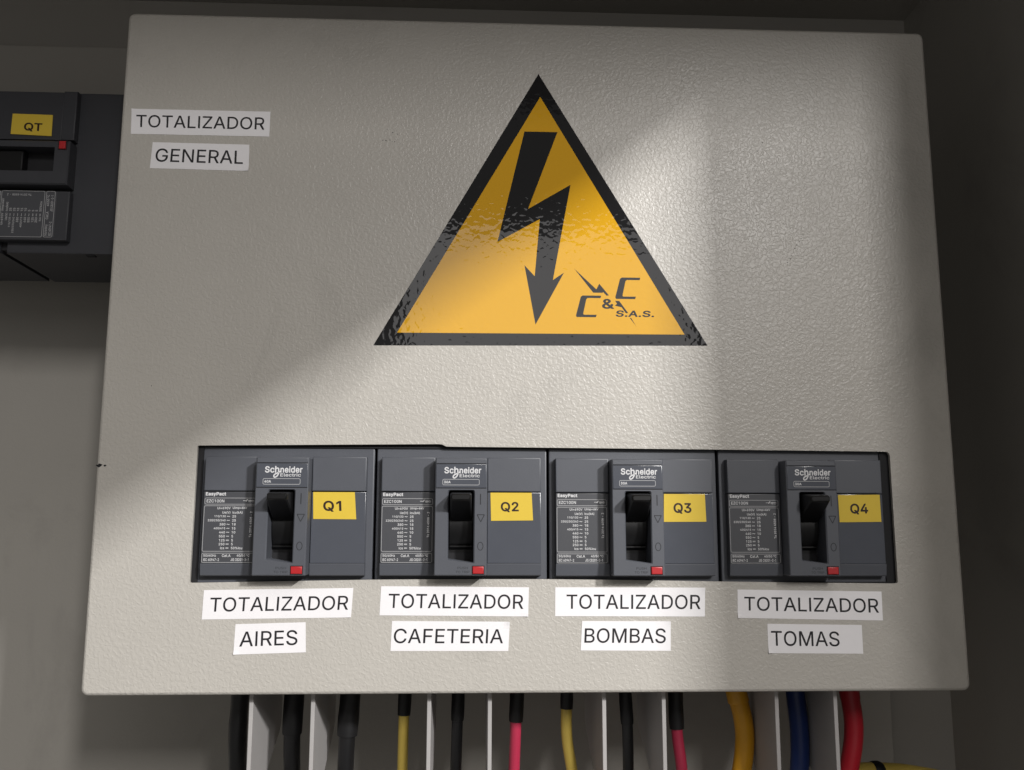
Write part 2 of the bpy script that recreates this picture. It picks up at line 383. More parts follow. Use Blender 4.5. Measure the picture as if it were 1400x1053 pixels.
'j':(167,'110,379 114,376 114,-35 108,-71 102,-89 93,-104 79,-119 65,-129 44,-138 -4,-143 -10,-140 -10,-89 29,-81 45,-65 51,-44 53,376 56,379;42,472 42,493 46,502 53,512 71,522 86,524 104,518 117,508 125,493 126,478 120,463 107,450 95,444 74,444 62,448 49,460'),
'k':(381,'56,509 110,509 114,507 114,216 116,212 122,214 284,379 358,378 202,216 305,85 370,3 368,0 293,1 162,168 155,177 152,176 114,141 113,1 56,0 53,3 53,507'),
'l':(189,'56,509 113,508 114,85 118,67 125,58 143,52 171,52 180,10 179,2 137,-2 110,0 95,6 77,18 70,25 61,40 55,58 53,82 53,505'),
'm':(610,'557,3 554,0 500,0 496,3 496,252 493,279 486,297 473,313 458,322 437,329 398,328 377,322 353,302 340,279 335,249 335,3 332,0 278,0 274,3 273,276 267,294 255,309 239,321 230,325 218,328 197,330 167,324 143,310 133,300 121,279 114,252 114,78 113,1 56,0 53,3 54,378 111,378 113,313 133,348 152,364 170,375 188,382 206,385 248,382 266,376 288,360 303,342 317,311 325,327 336,342 353,358 371,370 392,379 416,385 458,385 488,376 514,360 530,344 540,330 552,300 557,258'),
'n':(410,'356,1 299,0 296,3 296,237 294,258 285,288 272,305 254,319 236,326 209,329 179,325 146,307 136,297 124,279 118,264 114,243 113,1 56,0 53,3 53,123 54,378 111,378 113,314 133,345 150,360 173,373 197,381 224,384 251,383 293,370 314,355 339,324 350,297 354,279 357,246'),
'o':(415,'241,382 271,374 301,359 325,339 350,307 368,268 377,235 381,187 379,151 371,115 359,85 341,55 310,24 298,15 271,3 241,-5 208,-8 175,-5 145,3 115,18 95,34 72,58 58,82 44,115 36,157 34,190 39,235 45,262 51,280 69,313 94,342 115,359 145,374 175,382 208,384;190,329 166,322 145,310 129,295 117,277 108,259 102,235 96,193 97,172 102,139 108,118 120,94 136,74 145,66 166,54 208,46 223,48 250,54 271,67 284,79 298,97 308,118 317,154 319,181 317,220 311,247 299,277 286,294 270,310 253,320 232,327'),
'p':(424,'56,-143 53,-140 53,376 56,379 110,379 112,376 112,322 116,319 137,345 164,368 191,380 212,384 251,383 287,374 311,362 344,332 357,316 372,289 381,262 387,235 390,199 388,151 381,115 369,82 356,59 335,33 311,15 296,7 260,-6 224,-8 188,-3 158,13 140,29 116,59 114,55 114,-140 110,-143;236,48 260,54 275,63 293,80 306,97 315,115 324,142 328,169 327,217 321,247 309,277 297,295 287,305 266,320 251,326 236,329 203,329 179,323 164,314 146,297 133,280 119,244 114,220 113,181 115,154 124,118 134,97 146,80 161,66 191,51 212,48'),
'q':(424,'370,-143 313,-143 311,-140 310,58 307,59 304,56 286,30 262,9 235,-3 202,-8 166,-6 136,3 112,15 97,27 69,58 54,85 42,118 36,154 34,193 36,229 45,268 54,292 69,319 82,334 112,361 136,374 172,383 214,384 244,377 265,365 286,347 304,323 310,319 313,322 313,376 316,379 370,379 372,376 372,-140;205,47 226,49 244,54 265,66 281,82 293,100 305,133 311,169 312,190 308,232 301,259 281,295 265,311 244,323 223,329 202,330 187,329 163,323 145,311 123,289 108,262 102,241 96,184 102,139 108,118 118,97 128,82 145,66 163,54 187,48'),
'r':(259,'56,0 53,3 54,378 111,378 113,322 117,324 124,339 152,367 170,376 191,383 209,385 242,383 243,324 239,322 206,326 176,322 161,316 146,306 127,285 118,267 114,249 114,3 110,0'),
's':(365,'231,380 255,372 273,362 298,340 319,307 323,292 321,290 270,278 266,280 254,304 242,316 231,323 204,332 171,332 141,323 120,306 110,289 110,265 117,251 138,234 174,222 261,200 294,181 306,171 319,154 328,133 331,109 328,82 322,64 304,37 282,19 261,6 234,-3 189,-8 153,-6 123,0 93,12 75,25 63,37 50,55 41,73 38,94 93,107 104,82 123,61 156,48 186,45 210,48 228,54 246,63 255,71 265,88 268,103 265,118 255,135 240,146 213,155 126,177 93,192 84,198 72,209 59,226 50,247 47,271 50,298 56,316 70,337 93,359 117,371 144,380 165,383 207,384'),
't':(227,'210,1 192,-3 168,-4 138,-1 114,7 94,20 86,29 77,41 68,65 65,89 65,323 63,327 9,327 6,329 6,377 9,379 64,380 66,470 90,471 125,470 127,380 201,379 204,377 204,329 201,327 129,327 126,323 126,95 131,68 144,55 168,50 202,53 211,11'),
'u':(410,'56,379 110,379 114,376 115,124 124,94 137,75 155,60 173,54 194,50 215,51 233,55 263,71 273,82 285,100 294,127 296,148 296,376 299,379 353,379 357,376 357,256 356,1 299,1 298,61 296,65 276,34 254,15 230,3 206,-4 179,-5 155,-3 131,4 104,18 81,40 67,64 55,103 53,130 53,376'),
'v':(389,'18,378 84,378 165,156 194,63 198,69 223,153 305,378 370,378 354,336 227,3 224,0 164,0'),
'w':(567,'544,378 432,9 428,0 425,0 371,0 367,3 319,171 284,306 264,228 200,4 197,0 140,0 136,6 38,330 24,378 87,378 153,141 170,67 202,201 251,375 254,379 314,379 317,375 360,222 381,141 395,75 398,71 424,177 479,375 482,379'),
'x':(379,'24,0 23,3 154,195 31,378 100,378 151,300 188,237 192,236 233,306 282,379 348,379 349,375 345,369 225,192 352,9 356,3 354,0 288,0 239,72 189,154 147,84 90,0'),
'y':(389,'50,-140 48,-136 49,-130 60,-88 68,-86 101,-90 113,-86 124,-79 138,-64 144,-52 162,-1 18,377 20,379 80,379 85,377 165,155 193,65 194,64 197,69 202,86 226,161 304,377 308,379 368,379 370,377 204,-58 186,-94 161,-122 143,-134 128,-140 89,-145'),
'z':(380,'336,0 45,0 42,3 44,48 254,321 252,323 51,323 48,327 48,375 51,379 332,378 332,330 126,60 129,56 336,56 339,54 339,3'),
'0':(453,'225,-7 189,-2 153,10 129,25 115,38 101,53 87,74 68,116 56,158 50,200 48,263 51,317 60,365 74,407 83,428 95,446 106,461 129,483 159,502 195,513 228,516 258,513 297,501 324,483 341,467 364,437 385,392 397,350 403,308 405,245 402,191 393,143 385,116 370,80 352,53 324,25 294,7 264,-3;228,460 204,457 183,450 162,433 143,410 125,371 116,338 109,254 116,170 125,137 143,98 160,77 180,61 201,52 225,50 252,52 273,61 290,74 310,98 321,119 337,170 344,254 337,335 331,362 319,395 301,422 279,443 255,455'),
'1':(453,'272,0 215,0 212,3 211,447 200,442 89,360 86,363 86,426 197,508 272,509 276,507 276,3'),
'2':(453,'67,0 64,3 65,48 287,288 311,327 320,363 317,399 307,420 286,442 253,456 226,460 202,457 187,454 160,439 147,426 135,405 129,387 127,366 124,362 67,363 68,390 75,417 87,444 100,461 122,483 142,496 169,507 202,514 226,516 259,512 280,507 307,496 334,476 362,444 372,423 380,393 380,357 377,336 362,297 335,258 275,189 153,60 157,57 385,57 389,54 389,3 385,0'),
'3':(453,'71,508 371,508 372,461 223,290 248,290 281,285 308,276 335,261 355,242 372,221 384,197 390,176 393,152 390,119 384,92 369,65 355,47 335,28 305,10 254,-5 221,-7 191,-6 158,1 134,10 107,23 86,40 71,56 55,83 47,110 45,128 47,132 107,132 115,107 125,89 149,67 179,55 224,50 245,52 275,61 293,70 302,78 314,92 324,110 328,125 329,149 327,167 315,197 302,214 275,234 230,246 161,248 157,251 157,299 279,437 288,449 287,451 74,452 70,455'),
'4':(453,'307,509 310,507 308,504 109,165 112,163 280,163 282,165 282,315 286,318 340,318 343,315 343,165 346,163 412,162 413,108 409,105 397,105 346,105 343,102 343,3 340,0 286,0 282,3 282,102 280,105 43,105 40,108 40,156 42,162 246,507 250,509'),
'5':(453,'363,509 366,506 366,455 363,452 153,452 149,437 134,305 135,302 138,303 162,318 192,330 216,334 246,333 276,327 294,321 321,306 343,287 358,269 373,245 385,215 390,188 391,158 388,131 382,104 364,68 353,53 332,32 306,13 285,4 264,-2 219,-7 195,-6 165,1 132,16 117,26 97,44 84,59 71,83 63,107 60,128 63,130 120,130 128,107 138,89 150,76 171,61 195,52 216,50 240,51 258,55 276,64 304,89 322,122 328,158 322,200 310,227 285,255 258,270 231,276 198,276 156,264 126,246 68,254 96,507 99,509'),
'6':(453,'319,509 320,506 177,299 211,312 238,314 268,311 313,296 337,280 356,260 371,239 380,215 387,188 389,149 386,122 374,86 356,56 334,31 310,14 286,4 250,-5 226,-7 202,-5 166,4 145,13 122,29 96,56 84,74 75,95 66,128 64,170 66,191 79,236 105,290 250,506 253,509;205,264 187,258 166,246 148,229 139,215 126,179 126,137 138,101 160,73 178,61 199,52 226,48 244,50 262,55 289,70 314,101 326,134 326,179 323,194 311,218 295,238 283,248 265,258 247,264'),
'7':(453,'101,0 99,3 100,6 323,450 320,452 65,452 62,456 62,507 65,509 128,509 389,509 391,507 391,450 167,4 164,0'),
'8':(453,'220,516 259,513 286,507 307,498 328,485 346,469 362,449 373,428 382,380 380,359 372,329 359,308 343,289 325,277 300,266 322,258 340,249 368,224 386,197 395,176 401,140 398,110 392,86 380,65 360,41 337,22 316,10 277,-2 235,-6 196,-5 163,1 136,11 112,24 89,44 72,65 62,83 54,107 52,134 53,155 60,182 69,203 84,224 100,240 118,252 153,266 127,277 109,289 93,308 80,329 72,359 70,380 79,428 96,458 109,472 130,489 166,507 193,513;115,137 117,119 123,101 138,80 151,70 166,60 193,52 238,49 259,52 286,60 313,79 324,92 331,107 335,122 336,143 335,158 329,176 323,188 310,204 289,219 271,228 250,234 226,235 205,234 181,228 163,219 142,204 129,188 123,176 117,158;138,407 133,380 134,359 138,344 144,332 157,315 166,307 190,295 223,290 262,295 286,307 295,315 308,332 313,342 319,371 318,392 314,407 308,419 295,436 280,447 265,453 244,459 226,460 208,459 187,453 172,447 157,436'),
'9':(453,'133,0 132,3 275,210 253,200 232,195 187,197 160,203 127,221 99,246 84,267 72,294 66,324 64,354 66,384 72,408 78,423 99,456 122,480 145,495 172,507 196,513 226,516 256,513 295,502 330,480 353,456 367,435 380,408 387,378 389,342 382,297 359,240 317,171 202,3 199,0;208,459 190,454 172,445 157,433 144,417 129,384 126,366 126,336 131,312 139,294 148,280 166,263 187,251 205,245 226,243 241,244 262,249 280,258 292,266 304,279 323,315 326,333 326,372 323,387 308,417 295,433 280,445 262,454 244,459'),
'&':(448,'154,507 187,513 211,513 247,507 268,498 286,486 299,473 314,449 323,419 323,392 320,374 308,347 297,332 259,295 220,266 328,135 335,149 344,176 349,221 352,224 406,224 407,212 404,173 398,146 386,119 368,86 434,5 437,2 433,0 364,0 328,42 316,31 292,16 244,-2 199,-7 163,-5 136,1 109,12 74,38 54,62 42,86 36,110 34,131 36,152 42,179 54,200 70,220 91,240 134,275 99,323 87,344 81,362 75,395 78,425 81,437 91,458 103,475 127,495;291,86 172,229 133,201 110,173 98,146 97,128 102,101 118,76 148,55 190,46 220,49 250,58 271,70;184,312 234,350 254,374 260,386 262,404 260,422 255,434 235,453 214,460 187,460 163,450 147,434 138,413 138,389 144,365 168,329 181,312'),
'.':(188,'56,17 50,38 52,56 56,65 74,81 92,87 110,84 122,78 134,65 141,47 140,29 132,14 119,2 98,-4 80,-2 65,7'),
',':(188,'41,-119 39,-116 40,-104 67,67 71,71 134,71 135,64 85,-116 80,-119'),
'/':(249,'17,-76 15,-73 16,-67 177,530 182,533 233,533 234,527 72,-73 68,-76'),
'-':(453,'114,242 117,244 336,243 337,191 333,188 117,188 114,191'),
'=':(453,'72,151 75,153 378,153 381,151 381,100 378,97 75,97 72,100;72,247 72,298 75,301 378,301 381,298 381,247 378,245 75,245'),
'(':(273,'233,539 234,534 217,498 196,444 169,351 160,309 152,243 151,189 157,129 172,66 196,-6 234,-93 233,-96 176,-94 157,-60 133,-9 115,42 103,84 91,162 89,198 91,258 103,339 118,399 145,477 160,510 176,537 179,539'),
')':(273,'40,539 97,538 113,510 143,438 158,390 173,324 182,258 184,219 182,162 170,84 152,24 139,-9 115,-63 97,-95 40,-96 38,-93 77,-6 98,54 116,132 122,192 119,261 113,309 104,351 77,444 56,498 39,534'),
'~':(453,'52,152 54,182 66,218 88,245 103,255 118,261 154,266 187,261 214,246 274,199 289,193 298,192 310,194 322,198 333,209 341,224 344,251 346,253 397,253 400,251 398,221 386,185 364,157 334,142 304,137 268,142 238,157 181,201 163,210 142,209 130,204 122,197 111,176 106,150 55,150'),
'%':(676,'501,-10 480,-8 459,-2 430,17 413,41 407,56 400,95 400,119 404,149 412,173 422,188 438,204 459,216 477,222 501,225 537,219 555,210 569,200 582,185 592,167 601,128 601,86 598,65 590,44 580,29 567,13 543,-2 522,-8;537,509 538,506 520,479 193,2 189,0 135,0 133,2 137,8 480,506 483,509;498,180 477,174 464,161 454,134 453,92 455,74 464,53 474,42 483,38 501,35 519,38 528,42 538,53 548,80 549,122 544,149 534,166 519,177;216,510 230,503 250,485 264,464 271,446 276,413 276,386 268,344 259,326 246,310 231,298 213,289 195,284 165,283 135,290 120,298 95,320 80,350 75,383 76,431 80,449 92,473 101,485 121,503 135,510 174,517 192,516;174,473 150,465 137,452 128,428 127,389 128,371 131,359 140,344 148,335 156,331 177,327 189,329 201,334 214,350 223,380 223,419 219,440 209,458 195,468'),
'+':(453,'253,364 255,361 256,227 388,226 391,223 391,175 388,172 256,171 255,37 253,34 199,35 198,169 196,172 64,172 61,175 61,223 64,226 196,226 198,229 198,361 202,364'),
'–':(350,'0,242 3,244 348,244 350,242 350,191 348,188 3,188 0,191'),
'°':(316,'214,297 193,288 160,283 124,288 103,297 85,309 69,325 57,343 50,358 45,379 43,397 48,430 57,451 72,475 82,485 105,499 118,506 145,512 166,512 190,508 211,500 230,487 247,470 258,454 266,436 272,412 272,382 266,358 247,326;136,458 113,442 98,421 95,397 98,376 111,355 133,339 157,334 178,338 198,349 212,364 218,376 222,397 218,421 205,441 181,458 157,462'),
' ': (200, ''),
}
_poly = {}
def glyph_polys(c):
    """outer contours with their holes, counter-clockwise outside"""
    if c not in _poly:
        cs = [[tuple(float(k) / 1000 for k in p.split(',')) for p in t.split()] for t in GLYPHS[c][1].split(';') if t]
        area = lambda q: sum(q[i - 1][0] * q[i][1] - q[i][0] * q[i - 1][1] for i in range(len(q))) / 2
        if cs:
            big = max(cs, key=lambda q: abs(area(q)))
            if area(big) < 0:
                cs = [q[::-1] for q in cs]
        outs = [[q] for q in cs if area(q) > 0]
        for q in cs:
            if area(q) < 0:
                x, y = q[0]
                best = None
                for o in outs:
                    P, ins = o[0], False
                    for i in range(len(P)):
                        (xa, ya), (xb, yb) = P[i - 1], P[i]
                        if (ya > y) != (yb > y) and x < (xb - xa) * (y - ya) / (yb - ya) + xa:
                            ins = not ins
                    if ins and (best is None or area(P) < area(best[0])): best = o
                if best is not None: best.append(q)
        _poly[c] = outs
    return _poly[c]

def cross2(o, a, b):
    return (a[0] - o[0]) * (b[1] - o[1]) - (a[1] - o[1]) * (b[0] - o[0])

def ear_clip(loops):
    """triangles over the concatenated loops: one counter-clockwise outline, then clockwise holes"""
    pts = [p for q in loops for p in q]
    base, idx = 0, []
    for q in loops:
        idx.append(list(range(base, base + len(q)))); base += len(q)
    ring_ = idx[0]
    for h in sorted(idx[1:], key=lambda h: -max(pts[i][0] for i in h)):
        hi = max(range(len(h)), key=lambda k: pts[h[k]][0])
        hp = pts[h[hi]]
        order = sorted(range(len(ring_)), key=lambda k: (pts[ring_[k]][0] - hp[0]) ** 2 + (pts[ring_[k]][1] - hp[1]) ** 2)
        def clear(k):
            q = pts[ring_[k]]
            for lp in [ring_] + [h]:
                for n in range(len(lp)):
                    a, b = pts[lp[n - 1]], pts[lp[n]]
                    if cross2(hp, q, a) * cross2(hp, q, b) < -1e-14 and cross2(a, b, hp) * cross2(a, b, q) < -1e-14:
                        return False
            return True
        k = next((k for k in order if clear(k)), order[0])
        ring_ = ring_[:k + 1] + h[hi:] + h[:hi + 1] + ring_[k:]
    tris = []
    V_ = ring_[:]
    guard = 0
    while len(V_) > 3 and guard < 4000:
        n = len(V_)
        best = None
        for i in range(n):
            guard += 1
            a, b, c = V_[i - 1], V_[i], V_[(i + 1) % n]
            A, B, C = pts[a], pts[b], pts[c]
            ar = cross2(A, B, C)
            if ar <= 1e-12:
                if abs(ar) <= 1e-12:
                    best = (i, None); break
                continue
            if any(j not in (a, b, c) and cross2(A, B, pts[j]) > 1e-13 and cross2(B, C, pts[j]) > 1e-13 and cross2(C, A, pts[j]) > 1e-13 for j in V_):
                continue
            best = (i, (a, b, c)); break
        if best is None: break
        if best[1]: tris.append(best[1])
        V_.pop(best[0])
    if len(V_) == 3: tris.append(tuple(V_))
    return [t for t in tris if len(set(t)) == 3]

_txt = {}
def text_geo(s, bold=0.0):
    key = (s, bold)
    if key not in _txt:
        vs, fs, lay, x = [], [], [], 0.0
        for c in s:
            for k, loops in enumerate(glyph_polys(c)):
                lp = [(inset(q, -bold) if bold else q) for q in loops]
                base = len(vs)
                for q in lp:
                    vs += [(v[0] + x, v[1]) for v in q]
                    lay += [k] * len(q)
                fs += [tuple(base + i for i in t) for t in ear_clip(lp)]
            x += GLYPHS[c][0] / 1000 + bold * 0.9
        _txt[key] = (vs, fs, lay)
    return _txt[key]

def text(bm, s, z, x0=None, y0=0.0, x1=None, h=None, y1=None, bold=0.0, right=None, f=None, shear=0.0):
    """lettering with its lower-left at (x0,y0); width from x0..x1, or from the height h"""
    vs, fs, lay = text_geo(s, bold)
    ax, bx = min(v[0] for v in vs), max(v[0] for v in vs)
    ay, by = min(v[1] for v in vs), max(v[1] for v in vs)
    hh = h if h is not None else (y1 - y0)
    sy = hh / (by - ay)
    sx = sy if x1 is None else (x1 - x0) / (bx - ax)
    if x0 is None:
        x0 = right - (bx - ax) * sx
    new = []
    for (vx, vy), k in zip(vs, lay):
        px, py = x0 + (vx - ax) * sx, y0 + (vy - ay) * sy
        px += shear * (py - y0)
        if f: px, py = f(px, py)
        new.append(bm.verts.new(V(px, py, z + 0.004 * k)))
    for p in fs:
        try:
            bm.faces.new([new[i] for i in p])
        except ValueError:
            pass

def quadmap(q):
    """unit square to the four measured corners TL, TR, BR, BL (paper cut and stuck a little askew)"""
    tl, tr, br, bl = [Vector(c) for c in q]
    def f(u, v):
        p = (bl * (1 - u) + br * u) * (1 - v) + (tl * (1 - u) + tr * u) * v
        return p.x, p.y
    return f

def tube(bm, pts, radii, seg=14):
    """swept round section along points (x,y,z)"""
    P = [Vector(p) for p in pts]
    prev = None
    up = Vector((0, 0, 1))
    for i, p in enumerate(P):
        t = (P[min(i + 1, len(P) - 1)] - P[max(i - 1, 0)]).normalized()
        a = up - t * up.dot(t)
        if a.length < 1e-3: a = Vector((1, 0, 0)) - t * t.x
        a.normalize()
        b = t.cross(a)
        r = radii[i] if hasattr(radii, '__len__') else radii
        cur = []
        for k in range(seg):
            an = 2 * math.pi * k / seg
            q = p + (a * math.cos(an) + b * math.sin(an)) * r
            cur.append(bm.verts.new(V(q.x, q.y, q.z)))
        if prev: bridge(bm, prev, cur)
        else: bm.faces.new(cur[::-1])
        prev = cur
    bm.faces.new(prev)

def smooth_path(pts, n=6):
    P = [Vector(p) for p in pts]
    out = []
    for i in range(len(P) - 1):
        p0, p1, p2, p3 = P[max(i - 1, 0)], P[i], P[i + 1], P[min(i + 2, len(P) - 1)]
        for k in range(n):
            t = k / n
            out.append(0.5 * ((2 * p1) + (p2 - p0) * t + (2 * p0 - 5 * p1 + 4 * p2 - p3) * t * t + (3 * p1 - p0 - 3 * p2 + p3) * t ** 3))
    out.append(P[-1])
    return out

# ------------------------------------------------------------------ the enclosure (setting)
def wall(name, x0, y0, z0, x1, y1, z1):
    bm = bmesh.new()
    box(bm, x0, y0, z0, x1, y1, z1)
    return tag(done(name, bm, M['steel']), kind='structure')
wall('wall_back', -560, -460, -123, 236, 227, -121)
wall('wall_right', 236.0, -460, -124, 239, 290, 256)
wall('wall_top', -560, 227.0, -124, 236, 230, 250)

bm = bmesh.new()
block(bm, round_rect(-520, -440, 201.5, 195.5, 2, 3), -120.5, -118, 0.8)
tag(done('mounting_plate', bm, M['mount'], smooth=True), 'grey steel mounting plate at the back of the enclosure, behind the breakers and cables', 'mounting plate')

# ------------------------------------------------------------------ unseen sheet added beside the tube to cast the diagonal shadow
def added_shadow_sheet():
    L = Vector(LAMP); d = Vector((DX, DY, 0)); w = Vector((-DY, DX, 0))
    tr, tl = L + d * (TUBE_LEN / 2 + 80), L - d * (TUBE_LEN / 2 + 80)
    er = tr + (Vector((150, 155, 0)) - tr) * 0.34
    el = tl + (Vector((-270, -149, 0)) - tl) * 0.22
    bm = bmesh.new()
    c = [er, el, el + w * 520, er + w * 520]
    n = (el - er).cross(w).normalized() * 0.25
    a = [bm.verts.new(V(*(q + n))) for q in c]
    b = [bm.verts.new(V(*(q - n))) for q in c]
    bm.faces.new(a); bm.faces.new(b[::-1]); bridge(bm, a, b)
    o = done('added_shadow_sheet', bm, M['sheet_black'])
    tag(o, 'dark flat sheet added beside the lamp tube to shadow the plate, outside the picture', 'lamp shade')
added_shadow_sheet()

# ------------------------------------------------------------------ cover plate
PW, PH = 182.5, 147.9
def cover_plate():
    bm = bmesh.new()
    outer = round_rect(-PW, -PH, PW, PH, 3.0, 5)
    r_front = ring(bm, inset(outer, 1.3), 0.0)
    r_a = ring(bm, inset(outer, 0.55), -0.25)
    r_b = ring(bm, inset(outer, 0.15), -0.75)
    r_c = ring(bm, outer, -1.6)
    r_d = ring(bm, outer, -16)
    r_e = ring(bm, inset(outer, 1.5), -16)
    r_f = ring(bm, inset(outer, 1.5), -1.6)
    for a, b in ((r_front, r_a), (r_a, r_b), (r_b, r_c), (r_c, r_d), (r_d, r_e), (r_e, r_f)):
        bridge(bm, a, b)
    hole = [(-141.2, -103.5), (-141.6, -103.1), (-141.4, -47.5), (-141.0, -47.1), (-90, -46.5), (-40.6, -45.95), (-39.2, -46.1), (-37.4, -46.95), (-36, -47.0), (60, -47.5), (152.6, -48.1), (153.6, -48.6),
            (154.1, -49.6), (154.2, -103.1), (153.8, -103.9), (152, -104.0), (115, -103.6), (76.7, -103.1), (40, -102.5), (2.8, -102.1), (-33, -102.1), (-69.9, -102.3), (-105, -102.9)]
    h0 = ring(bm, hole, 0.0)
    h1 = ring(bm, hole, -1.6)
    bridge(bm, h0, h1)
    flat_fill(bm, [r_front, h0], 0.0)
    flat_fill(bm, [r_f, h1], -1.6)
    o = done('cover_plate', bm, M['enamel'], smooth=True)
    tag(o, 'large pebble grey enamelled cover plate with a wide cut-out for four breakers', 'cover plate')
    bm = bmesh.new()
    oo, ii = rect(-147, -110, 160, -42), rect(-139.3, -103.4, 150.4, -47.7)
    a, b, c, d = ring(bm, oo, -3.6), ring(bm, oo, -2.2), ring(bm, ii, -2.2), ring(bm, ii, -3.6)
    bridge(bm, a, b); bridge(bm, b, c); bridge(bm, c, d); bridge(bm, d, a)
    done('gap_shade_frame', bm, M['dark_gap'], o)  # dark frame added as the shade in the gap round the breakers
    # chips in the paint
    def blob(cx, cy, rx, ry, seed):
        rnd = random.Random(seed)
        b = bmesh.new()
        n = 11
        pts = [(cx + rx * math.cos(6.2832 * i / n) * rnd.uniform(.55, 1.15), cy + ry * math.sin(6.2832 * i / n) * rnd.uniform(.55, 1.15)) for i in range(n)]
        block(b, pts, -0.4, 0.04)
        done('paint_chip', b, M['dark_gap'], o)
    blob(-181.2, -55.6, 1.5, 0.75, 1)
    blob(-178.9, -55.7, 0.7, 0.45, 2)
    rnd = random.Random(5)
    for k in range(9):
        blob(-64 + rnd.uniform(-3.5, 3.5), 91 + rnd.uniform(-3, 4), rnd.uniform(.12, .3), rnd.uniform(.1, .25), 20 + k)
    for x, y in ((68, 121), (104, 92), (101.5, 88), (113, 20), (-95, -20), (-162, -22), (-140, -38)):
        blob(x, y, rnd.uniform(.15, .35), rnd.uniform(.12, .3), int(x * 7 + y))
    for k in range(9):
        blob(120.8 - k * 0.95 + rnd.uniform(-.3, .3), 48.8 - k * 1.6, rnd.uniform(.12, .3), rnd.uniform(.1, .3), 60 + k)
    return o
cover_plate()

# ------------------------------------------------------------------ warning sticker
def sticker():
    bm = bmesh.new()
    tri = [(-69.3, -3.6), (75.9, -2.2), (2.2, 122.8)]
    block(bm, tri, 0.0, 0.14, 0.05)
    o = done('warning_sticker', bm, M['vinyl_black'])
    tag(o, 'glossy yellow and black triangular high voltage warning sticker on the grey cover plate', 'warning sticker')
    bm = bmesh.new()
    bm.faces.new(ring(bm, [(-59.2, 2.1), (65.9, 2.6), (3.0, 111.7)], 0.16))
    done('yellow_field', bm, M['vinyl_yellow'], o)
    bm = bmesh.new()
    bolt = [(-4.2, 95.0), (-16.1, 43.3), (2.6, 54.1), (0.3, 28.0), (-4.2, 32.9), (0.6, 6.3), (13.2, 29.8), (8.3, 26.4), (16.4, 70.3), (-2.6, 58.7), (10.7, 95.0)]
    vs = ring(bm, bolt, 0.18)
    flat_fill(bm, [vs], 0.18)
    done('lightning_bolt', bm, M['vinyl_black'], o)
    # company mark: two slanted letters, an ampersand, S.A.S. and a thin bolt across
    bm = bmesh.new()
    def poly(pts):
        flat_fill(bm, [ring(bm, pts, 0.18)], 0.18)
    for dx, dy in ((0, 0), (17.4, 8.35)):
        poly([(18.3 + dx, 10.6 + dy), (18.6 + dx, 9.9 + dy), (27.0 + dx, 9.9 + dy), (27.4 + dx, 11.0 + dy), (21.7 + dx, 11.0 + dy), (21.5 + dx, 11.5 + dy),
              (22.9 + dx, 17.9 + dy), (23.5 + dx, 18.5 + dy), (29.2 + dx, 18.5 + dy), (29.5 + dx, 19.6 + dy), (21.3 + dx, 19.6 + dy), (20.5 + dx, 19.0 + dy)])
    poly([(17.7, 31.7), (26.0, 20.9), (30.0, 20.9), (30.4, 21.2), (31.9, 19.6), (32.9, 19.8), (28.7, 25.0), (27.4, 22.4)])
    poly([(35.6, 17.4), (37.4, 17.3), (41.3, 11.9), (40.2, 11.9), (38.4, 14.5), (35.4, 15.2), (36.4, 16.0)])
    poly([(41.9, 9.8), (42.5, 9.8), (44.7, 6.0)])
    text(bm, '&', 0.18, x0=29.8, y0=13.7, x1=35.2, y1=18.2, bold=0.02)
    text(bm, 'S.A.S.', 0.18, x0=35.6, y0=10.2, x1=52.6, y1=13.1, bold=0.025, shear=0.15)
    done('company_logo', bm, M['vinyl_black'], o)
sticker()

# ------------------------------------------------------------------ white paper labels
def paper_label(word, quad, tx0, tx1, tv0, tv1, label, cat='label', group='white printed paper labels on the cover plate'):
    """quad = TL,TR,BR,BL in mm; the word spans tx0..tx1, tv0..tv1 as fractions of the paper"""
    bm = bmesh.new()
    fq = quadmap(quad)
    rnd = random.Random(word + label)
    cu, cv, hh = rnd.choice((0, 1)), rnd.choice((0, 1)), rnd.uniform(0.25, 0.7)
    corner = Vector(fq(cu, cv))
    NU, NV = 40, 8
    def lift(p):
        d = (Vector(p) - corner).length
        return 0.13 + hh * max(0.0, 1 - d / 3.6) ** 2 + 0.02 * math.sin(p[0] * 0.33 + p[1] * 0.2)
    top = [[None] * (NU + 1) for _ in range(NV + 1)]
    bot = [[None] * (NU + 1) for _ in range(NV + 1)]
    for j in range(NV + 1):
        for i in range(NU + 1):
            p = fq(i / NU, j / NV)
            z = lift(p)
            top[j][i] = bm.verts.new(V(p[0], p[1], z))
            bot[j][i] = bm.verts.new(V(p[0], p[1], z - 0.10))
    for j in range(NV):
        for i in range(NU):
            bm.faces.new((top[j][i], top[j][i + 1], top[j + 1][i + 1], top[j + 1][i]))
            bm.faces.new((bot[j][i], bot[j + 1][i], bot[j + 1][i + 1], bot[j][i + 1]))
    rim = [(0, i) for i in range(NU)] + [(j, NU) for j in range(NV)] + [(NV, i) for i in range(NU, 0, -1)] + [(j, 0) for j in range(NV, 0, -1)]
    for k in range(len(rim)):
        (j0, i0), (j1, i1) = rim[k], rim[(k + 1) % len(rim)]
        bm.faces.new((top[j1][i1], top[j0][i0], bot[j0][i0], bot[j1][i1]))
    o = tag(done('paper_label', bm, M['paper']), label, cat, group)
    b = bmesh.new()
    text(b, word, 0.19, x0=tx0, y0=tv0, x1=tx1, y1=tv1, f=quadmap(quad), bold=0.004)
    done('lettering', b, M['ink'], o)

